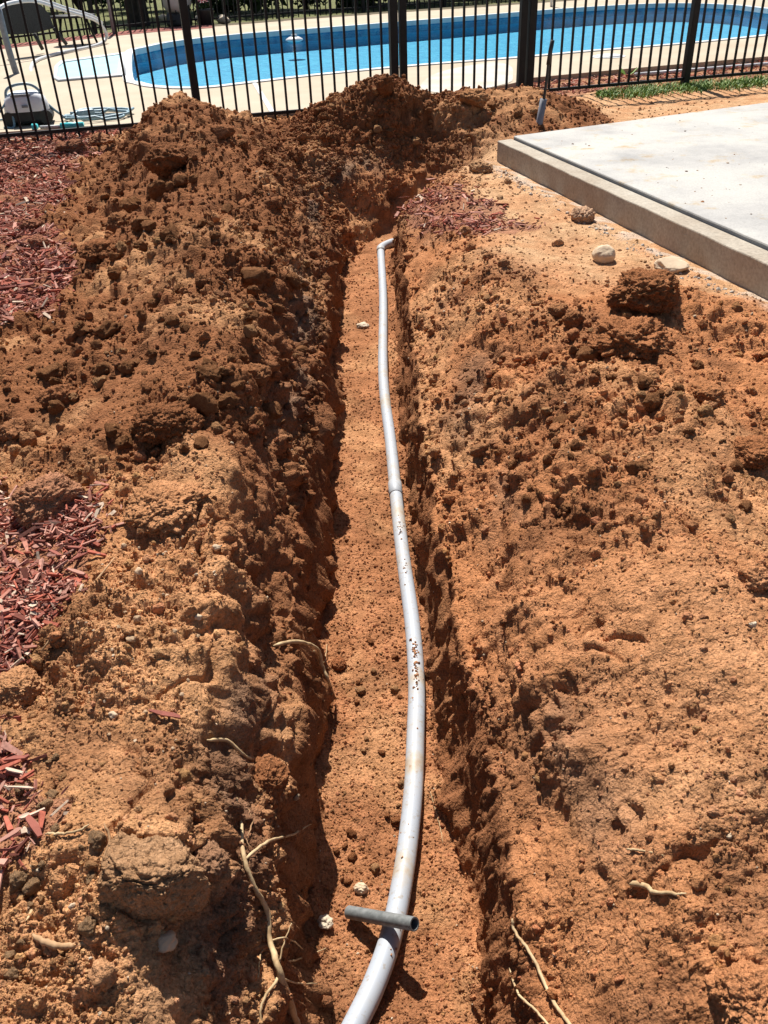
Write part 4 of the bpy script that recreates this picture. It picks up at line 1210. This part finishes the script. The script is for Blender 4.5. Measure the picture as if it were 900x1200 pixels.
# pale patch, joint, skimmer lids on the deck
pt = [at(px, py, DZ + .004)[:2] for px, py in [(494, 104), (500, 92), (520, 83), (548, 77), (575, 73), (590, 74), (600, 79), (601, 90), (596, 97), (560, 105), (530, 110)]]
pt = smooth_loop(pt, 3)
tag(poly_obj('pale_patch', pt, [], DZ + .004, 0, M['patch']), kind='structure')
j0, j1 = at(298, 97, DZ + .004), at(319, 131, DZ + .004)
dj = (j1 - j0)[:2] / np.linalg.norm((j1 - j0)[:2]); nj = np.array([-dj[1], dj[0]]) * .022
tag(poly_obj('deck_joint', [j0[:2] + nj, j1[:2] + nj, j1[:2] - nj, j0[:2] - nj], [], DZ + .006, 0, M['coping']), kind='structure')
l = at(713, 66.5, DZ)
lid = empty('skimmer_lid', tuple(l), 'white round skimmer lid on the deck behind the right fence', 'skimmer lid')
bpy.context.view_layer.update()
wchild(MB().lathe([(.16, .0), (.16, .012), (.145, .02), (.05, .024), (.001, .024)], tuple(l), 28).build('cover', M['white_plastic'], None, True), lid)
wchild(MB().lathe([(.20, .001), (.20, .006), (.17, .008)], tuple(l), 28).build('ring', M['coping'], None, False), lid)
l = at(345, 47, ww_ + .03)
fl = empty('pool_float', tuple(l), 'white floating dispenser on the water near the far pool wall', 'pool float')
bpy.context.view_layer.update()
wchild(MB().lathe([(.03, -.03), (.10, -.025), (.15, 0), (.14, .02), (.08, .05), (.001, .055)], tuple(l), 20).build('float_ring', M['white_plastic'], None, True), fl)
wchild(MB().lathe([(.05, .055), (.05, .085), (.02, .09), (.001, .09)], tuple(l), 16).build('cap', M['white_plastic'], None, True), fl)

# ------------------------------------------------------------------ pool cleaner robot
l = at(36, 145, DZ); D = 8.75
rb = empty('pool_cleaner', tuple(l), 'white domed pool cleaning robot with coiled cable on the deck', 'pool robot', rz=.25)
bpy.context.view_layer.update()
def part(mb_, name, mat, root_, smooth=True, bevel=0):
    return mb_.build(name, M[mat], root_, smooth, bevel)
mb = MB().box((0, 0, .075), (.30, .25, .12)); part(mb, 'base', 'dark_plastic', rb, False, .025)
for sx in (-1, 1):
    tr_ = MB().tube([(sx * .15, -.13, .06), (sx * .15, .13, .06)], .055, 16)
    part(tr_, 'track', 'dark_plastic', rb, False)
dome = MB()
n1, n2 = 20, 10
for j in range(n2 + 1):
    a = j / n2 * math.pi / 2
    for i in range(n1):
        th_ = 2 * math.pi * i / n1
        ex = .55
        cx_, sx_ = math.cos(th_), math.sin(th_)
        dome.v.append((math.copysign(abs(cx_) ** ex, cx_) * .185 * math.cos(a) ** .5, math.copysign(abs(sx_) ** ex, sx_) * .14 * math.cos(a) ** .5, .11 + .15 * math.sin(a)))
for j in range(n2):
    for i in range(n1):
        i2 = (i + 1) % n1
        dome.f.append((j * n1 + i, j * n1 + i2, (j + 1) * n1 + i2, (j + 1) * n1 + i))
part(dome, 'shell', 'shell_white', rb)
hp = [(-.15, -.02, .17), (-.13, -.03, .27), (-.05, -.04, .31), (.06, -.04, .31), (.13, -.03, .26), (.15, -.02, .17)]
part(MB().tube(spline(hp, 5), .012, 8), 'handle', 'cable', rb)
part(MB().box((0, -.145, .155), (.05, .012, .02)), 'badge', 'grey_plastic', rb, False, .003)
part(MB().box((-.02, -.10, .235), (.16, .03, .02)), 'grip_slot', 'grey_plastic', rb, False, .004)
cb = []
for k in range(60):
    a = k / 60 * 2 * math.pi * 2.4
    rr = .25 + .07 * math.sin(k * .31) + .02 * math.cos(k * 1.9)
    cb.append((.52 + rr * 1.25 * math.cos(a) + .05 * math.sin(k * .21), .05 + rr * .9 * math.sin(a), .014 + .004 * (k % 9)))
part(MB().tube([(.12, .05, .2), (.2, .08, .1), (.3, .0, .02)] + cb, .012, 6), 'cable', 'cable', rb)
part(MB().box((.46, .18, .03), (.16, .09, .06), .4), 'plug', 'cable', rb, False, .015)
cb2 = spline([(-.12, -.05, .22), (-.24, -.12, .10), (-.38, -.05, .015), (-.50, .1, .012), (-.42, .25, .012), (-.2, .3, .012), (-.05, .28, .012)], 6)
part(MB().tube(cb2, .009, 6), 'cable', 'cable', rb)
part(MB().tube(spline([(-.20, -.2, .012), (-.12, -.16, .012), (-.13, -.08, .16), (-.16, -.02, .2)], 5), .01, 6), 'hose', 'cable', rb)
l0, l1 = at(38, 149.5, DZ + .012), at(98, 146.5, DZ + .012)
tq = empty('pool_hose', tuple(l0), 'turquoise flat hose end lying along the deck edge behind the left fence', 'hose')
bpy.context.view_layer.update()
wchild(MB().tube([l0, l0 * .9 + l1 * .1], .03, 8).build('cuff', M['cyan'], None, True), tq)
wchild(MB().tube([l0 * .85 + l1 * .15, l0 * .4 + l1 * .6], .012, 8).build('hose_body', M['coping'], None, True), tq)
wchild(MB().tube([l0 * .45 + l1 * .55, l1], .026, 8).build('cuff', M['cyan'], None, True), tq)
# white pipe along the deck foot at right
l0, l1 = at(744, 87.5, .02), at(960, 70, .02)
tag(MB().tube([l0, l0 * .5 + l1 * .5, l1], .018, 10).build('drain_pipe', M['white_plastic'], None, True), 'thin white pipe lying along the deck foot behind the right fence', 'pipe')

# ------------------------------------------------------------------ conduit with cable beside the slab
yb = 6.98
b0_, b1_ = Vector(aty(630, 156, yb)), Vector(aty(637, 116, yb))
cd = empty('conduit', tuple(b0_), 'grey conduit stub with a black cable rising from the soil behind the slab corner', 'conduit')
bpy.context.view_layer.update()
wchild(MB().tube([b0_ - Vector((0, 0, .12)), b0_, b1_], .026, 16).build('conduit_tube', M['grey_plastic'], None, True), cd)
cp = [Vector(aty(px, py, yb)) for px, py in [(637, 118), (639, 105), (641, 90), (643, 72), (645, 58)]]
wchild(MB().tube(spline(cp, 5), .011, 10).build('cable', M['dark_plastic'], None, True), cd)
cp2 = [Vector(aty(px, py, yb)) for px, py in [(642.5, 76), (645, 60), (647.5, 47)]]
wchild(MB().tube(cp2, .016, 10).build('cable_end', M['dark_plastic'], None, True), cd)

# ------------------------------------------------------------------ grass by the right fence
ng = 9000
gx = rng.random(ng); V = []; Fq = []
pxs = 700 + 235 * gx
pyc = np.interp(pxs, [700, 740, 800, 860, 935], [112, 109, 103.5, 99, 93]); wid = np.interp(pxs, [700, 730, 800, 850, 935], [3, 6, 5.5, 5, 5])
clump = np.array([math.sin(q * .11) + math.sin(q * .29 + 1) for q in pxs])
for i in range(ng):
    if random.random() > .62 + .22 * clump[i]: continue
    q = at(pxs[i], pyc[i] + rng.normal() * wid[i] * .55, 0)
    h_ = random.uniform(.012, .048); a = random.uniform(0, 6.28); ln = random.uniform(.02, .07); wd = random.uniform(.003, .006)
    dx, dy = math.cos(a), math.sin(a)
    b0 = len(V)
    V += [(q[0] - dy * wd, q[1] + dx * wd, q[2] - .01), (q[0] + dy * wd, q[1] - dx * wd, q[2] - .01),
          (q[0] + dx * ln * .5 + dy * wd * .8, q[1] + dy * ln * .5 - dx * wd * .8, q[2] + h_ * .6), (q[0] + dx * ln * .5 - dy * wd * .8, q[1] + dy * ln * .5 + dx * wd * .8, q[2] + h_ * .6),
          (q[0] + dx * ln, q[1] + dy * ln, q[2] + h_)]
    Fq += [(b0, b0 + 1, b0 + 2, b0 + 3), (b0 + 3, b0 + 2, b0 + 4)]
me = bpy.data.meshes.new('grass'); me.from_pydata(V, [], Fq); me.update()
tag(link('grass', me, M['grass']), kind='stuff')
# weed leaf
l = Vector(at(734, 90, .0))
wd_ = empty('weed', tuple(l), 'single broad green weed leaf at the deck foot behind the fence', 'weed')
bpy.context.view_layer.update()
for k in range(4):
    a = k * 1.6 + .4
    d2 = Vector((math.cos(a), math.sin(a) * .6, .6)).normalized()
    sd2 = d2.cross(Vector((0, 0, 1))).normalized() * .03
    mb = MB(); mb.v = [tuple(l), tuple(l + d2 * .07 + sd2), tuple(l + d2 * .16), tuple(l + d2 * .07 - sd2)]; mb.f = [(0, 1, 2, 3)]
    wchild(mb.build('leaf', M['grass'], None), wd_)

# ------------------------------------------------------------------ beyond the pool
def sheet(name, poly, z, mat):
    return tag(poly_obj(name, poly, [], z, 0, mat), kind='structure')
ffx = [p[:2] for p in ff]
lawn_poly = [np.array(p) for p in ffx] + [np.array([60., 45.]), np.array([400., 300.]), np.array([400., 900.]), np.array([-400., 900.]), np.array([-400., 12.]), np.array([-14.5, 12.])]
sheet('lawn', lawn_poly, DZ - .012, M['lawn'])
sheet('ground', [(-400, -400), (400, -400), (400, -2.4), (-400, -2.4)], -.01, M['lawn'])
sheet('ground', [(-400, -2.4), (-14.9, -2.4), (-14.9, 11.9), (-400, 11.9)], -.01, M['lawn'])
sheet('ground', [(14.9, -2.4), (400, -2.4), (400, 299), (60, 44), (26, 23.5), (19.8, 13.8), (14.9, 12)], -.01, M['lawn'])
# mulch strip along the far fence
st_in = [at(px, py + 4.5, DZ + .004)[:2] for px, py in far_fence_px]
st_out = [at(px, py + .3, DZ + .004)[:2] for px, py in far_fence_px]
far_m = noisy('far_mulch', (.20, .055, .042), (.36, .13, .10), 14, .95, 0, 30, .9, .03)
sheet('mulch_strip', [*st_in[:6], *st_out[:6][::-1]], DZ + .006, far_m)
# far fence
ffence = empty('far_fence', tuple(ff[4]), 'black picket fence on the far side of the pool', 'fence')
bpy.context.view_layer.update()
pm = MB().box((0, 0, .62), (.02, .02, 1.24)).mesh('picket'); pm.materials.append(M['black'])
pom = MB().box((0, 0, .66), (.07, .07, 1.32)).mesh('post'); pom.materials.append(M['black'])
acc = 0; npk = 0
for a_, b_ in zip(ff[:-1], ff[1:]):
    a_, b_ = Vector(a_), Vector(b_)
    Ls = (b_ - a_).length; ang = math.atan2((b_ - a_).y, (b_ - a_).x)
    for z in (.10, 1.05, 1.22):
        o = MB().box(tuple((a_ + b_) / 2 + Vector((0, 0, z))), (Ls, .03, .032), ang).build('rail', M['black'], None, False); wchild(o, ffence)
    n_ = max(2, int(Ls / .125))
    for k in range(n_):
        if b_.x > 8 and k % 2: continue
        q = a_ + (b_ - a_) * k / n_
        is_post = npk % 16 == 0
        o = bpy.data.objects.new('post' if is_post else 'picket', pom if is_post else pm); C.objects.link(o)
        o.parent = ffence; o.location = q - ffence.location; o.rotation_euler = (0, 0, ang)
        npk += 1
# shrubs behind
def leaf_cloud(n_, rx, ry, rz, seed, ls=.09):
    r2 = np.random.default_rng(seed)
    lob = r2.normal(size=(9, 3)) * np.array([rx, ry, rz]) * .45 + np.array([0, 0, rz])
    c_ = lob[r2.integers(0, 9, n_)]
    d_ = r2.normal(size=(n_, 3)); d_ /= np.linalg.norm(d_, axis=1)[:, None]
    c_ = c_ + d_ * (np.array([rx, ry, rz]) * .5) * r2.uniform(.5, 1.05, (n_, 1))
    c_[:, 2] = np.abs(c_[:, 2]) + .02
    u = r2.normal(size=(n_, 3)); u /= np.linalg.norm(u, axis=1)[:, None]
    v = np.cross(u, r2.normal(size=(n_, 3))); v /= np.linalg.norm(v, axis=1)[:, None]
    s2 = r2.uniform(.5, 1.3, (n_, 1)) * ls
    V_ = np.stack([c_ - u * s2, c_ + v * s2 * .5, c_ + u * s2, c_ - v * s2 * .5], 1).reshape(-1, 3)
    return V_, np.arange(n_ * 4).reshape(-1, 4)
sh_me = []
for k in range(3):
    V_, F_ = leaf_cloud(5200, 1.3, 1.0, 1.1, 50 + k)
    me = np_mesh('foliage', V_, F_, False); me.materials.append(M['leaf']); sh_me.append(me)
stem_me = MB()
for k in range(5): stem_me.tube([(0, 0, 0), (random.gauss(0, .3), random.gauss(0, .25), .9)], [.04, .015], 6)
stem_me = stem_me.mesh('stem'); stem_me.materials.append(M['bark'])
sh_spots = [(20, 13, 0), (95, 13, 0), (165, 13, 0), (240, 15, 1), (300, 14, 1), (360, 11, 1), (420, 8, 1), (475, 4, 1), (540, -4, 2), (620, -10, 2)]
for i, (px, py, kz) in enumerate(sh_spots):
    q = at(px, py, DZ)
    o = empty('shrub', tuple(q), ['dark shrub on the lawn behind the far fence at the left', 'dark green shrub close behind the far fence', 'dark shrub beyond the lawn behind the far fence at the right'][kz], 'shrub', ['shrubs at the left behind the far fence', 'shrubs close behind the far fence', 'shrubs at the right beyond the lawn'][kz], rz=i * 1.3)
    f_ = bpy.data.objects.new('foliage', sh_me[i % 3]); C.objects.link(f_); f_.parent = o
    s3 = bpy.data.objects.new('stem', stem_me); C.objects.link(s3); s3.parent = o
    sc_ = 1.0 + .25 * math.sin(i * 2.1) + (.5 if kz == 2 else 0)
    o.scale = (sc_ * 1.15, sc_ * 1.1, sc_)
# trunk
q = Vector(at(163, 30, DZ))
tree = empty('tree', tuple(q), 'thick dark tree trunk standing just behind the far fence', 'tree')
bpy.context.view_layer.update()
tp = [q + Vector((0, 0, -.05)), q + Vector((0, .02, .2)), q + Vector((-.03, .1, 1.2)), q + Vector((-.1, .7, 2.6)), q + Vector((-.1, 2.4, 4.0)), q + Vector((-.1, 4.5, 5.2))]
wchild(MB().tube(spline(tp, 5), [.26 - .006 * k for k in range(26)], 14).build('trunk', M['bark'], None, True), tree)
V_, F_ = leaf_cloud(5000, 1.8, 1.8, 1.3, 77, .11)
me = np_mesh('crown', V_ + np.array(tp[-1])[None] + np.array([0, .6, -.6]), F_, False)
wchild(link('crown', me, M['leaf']), tree)
for px, py, lb in [(134, 40, 'slim grey metal post beside the dark tree trunk')]:
    q = Vector(at(px, py, DZ))
    tag(MB().tube([q, q + Vector((0, 0, 1.7))], .035, 10).build('post', M['grey_plastic'], None, True), lb, 'post')
# tank on dark base
q = at(211, 30, DZ)
tk = empty('filter_tank', tuple(q), 'pale rounded tank on a dark base at the far left of the pool', 'tank')
part(MB().lathe([(.26, 0), (.27, .05), (.25, .20), (.22, .24)], n=20), 'base', 'dark_plastic', tk)
part(MB().lathe([(.12, .22), (.24, .28), (.30, .38), (.31, .8), (.28, 1.0), (.18, 1.12), (.05, 1.16)], n=28), 'tank_body', 'tank', tk)
part(MB().tube([(.05, -.31, .5), (.12, -.33, .9)], .02, 8), 'pipe', 'white_plastic', tk)
q = at(243, 29, DZ)
fp = empty('flower_pot', tuple(q), 'dark pot with pink and white flowers beside the pale tank', 'flower pot')
part(MB().lathe([(.13, 0), (.17, .25), (.18, .27), (.16, .28)], n=16), 'pot', 'dark_plastic', fp)
V_, F_ = leaf_cloud(500, .16, .16, .10, 88, .03)
me = np_mesh('plant', V_ + np.array([0, 0, .26]), F_, False); link('plant', me, M['leaf'], fp)
V_, F_ = leaf_cloud(160, .17, .17, .08, 89, .03)
me = np_mesh('flower', V_ + np.array([0, 0, .36]), F_, False); link('flower', me, M['flower'], fp)
for i, (px, py, s2, lb) in enumerate([(193, 24, .10, 'white block-like stone left of the pale tank'), (203, 28, .06, 'small pale stone at the foot of the pale tank'), (234, 26, .10, 'pale stone between the tank and the flower pot'), (262, 27, .13, 'pale stone right of the flower pot')]):
    q = at(px, py, DZ)
    o = link('stone', rock_mesh('stone', 3, 90 + i, .15, .05, (s2 * 1.2, s2, s2 * .8), 4), M['stone_white']); o.location = (q[0], q[1], q[2] + s2 * .5)
    tag(o, lb, 'stone')
# white pole at the far pool edge
q = Vector(at(646, 8, DZ))
tag(MB().tube([q, q + Vector((-.05, .05, 1.5))], .03, 8).build('pole', M['white_plastic'], None, True), 'slim white pole standing at the far pool edge', 'pole')
# lounge chair with white tube frame
lc0 = at(37, 87, DZ)
lc = empty('lounge_chair', tuple(lc0), 'lounge chair with dark sling back and curved white tube frame at the left', 'lounge chair')
bpy.context.view_layer.update()
def ly(px): return float(np.interp(px, [0, 37, 125], [12.2, 12.55, 14.0]))
tb = [(37, 87), (37, 78), (45, 70), (75, 61), (108, 54.5), (121, 49), (125, 41), (119, 30), (108, 22), (75, 12), (42, 1.5), (15, 3), (0, 9), (-14, 22)]
tw = [Vector(aty(px, py, yy2)) for (px, py), yy2 in zip(tb, [12.5, 13.0, 13.9, 15.0, 16.0, 16.5, 16.6, 16.5, 16.2, 15.4, 14.7, 14.3, 14.0, 13.8])]
wchild(MB().tube(spline(tw, 6), .026, 10).build('frame', M['white_plastic'], None, True), lc)
tw2 = [p + Vector((-.08, .35, .02)) for p in tw[7:12]]
wchild(MB().tube(spline(tw2, 6), .024, 10).build('frame', M['white_plastic'], None, True), lc)
lg = [Vector(aty(px, py, 12.3)) for px, py in [(20, 88), (17, 80), (8, 50), (-2, 10)]]
wchild(MB().tube(spline(lg, 5), .04, 10).build('leg', M['grey_plastic'], None, True), lc)
sg = [Vector(aty(px, py, 14.5 + px * .012)) for px, py in [(4, 40), (20, 40.5), (40, 39), (63, 33), (58, 18), (48, 6), (38, 3), (15, 5), (3, 9)]]
n_ = len(sg)
mb = MB(); mb.v = [tuple(p) for p in sg] + [tuple(p + Vector((0, .02, 0))) for p in sg]
mb.f = [tuple(range(n_)), tuple(reversed(range(n_, 2 * n_)))] + [(i, n_ + i, n_ + (i + 1) % n_, (i + 1) % n_) for i in range(n_)]
wchild(mb.build('sling', M['sling'], None), lc)
for pxs_ in [((40, 39), (50, 58)), ((63, 33), (78, 52))]:
    w0, w1 = [Vector(aty(px, py, 14.9 + px * .005)) for px, py in pxs_]
    wchild(MB().tube([w0, w1], .03, 8).build('wheel_strut', M['dark_plastic'], None, True), lc)
# black patio table
q = Vector(at(92, 52, DZ))
tbq = empty('patio_table', tuple(q), 'black metal patio table behind the lounge chair', 'table')
part(MB().lathe([(.36, .40), (.37, .42), (.36, .435)], n=24), 'tabletop', 'black', tbq)
for k in range(4):
    a = k * math.pi / 2 + .5
    part(MB().tube([(math.cos(a) * .2, math.sin(a) * .2, .40), (math.cos(a) * .32, math.sin(a) * .32, 0)], .02, 8), 'leg', 'black', tbq)
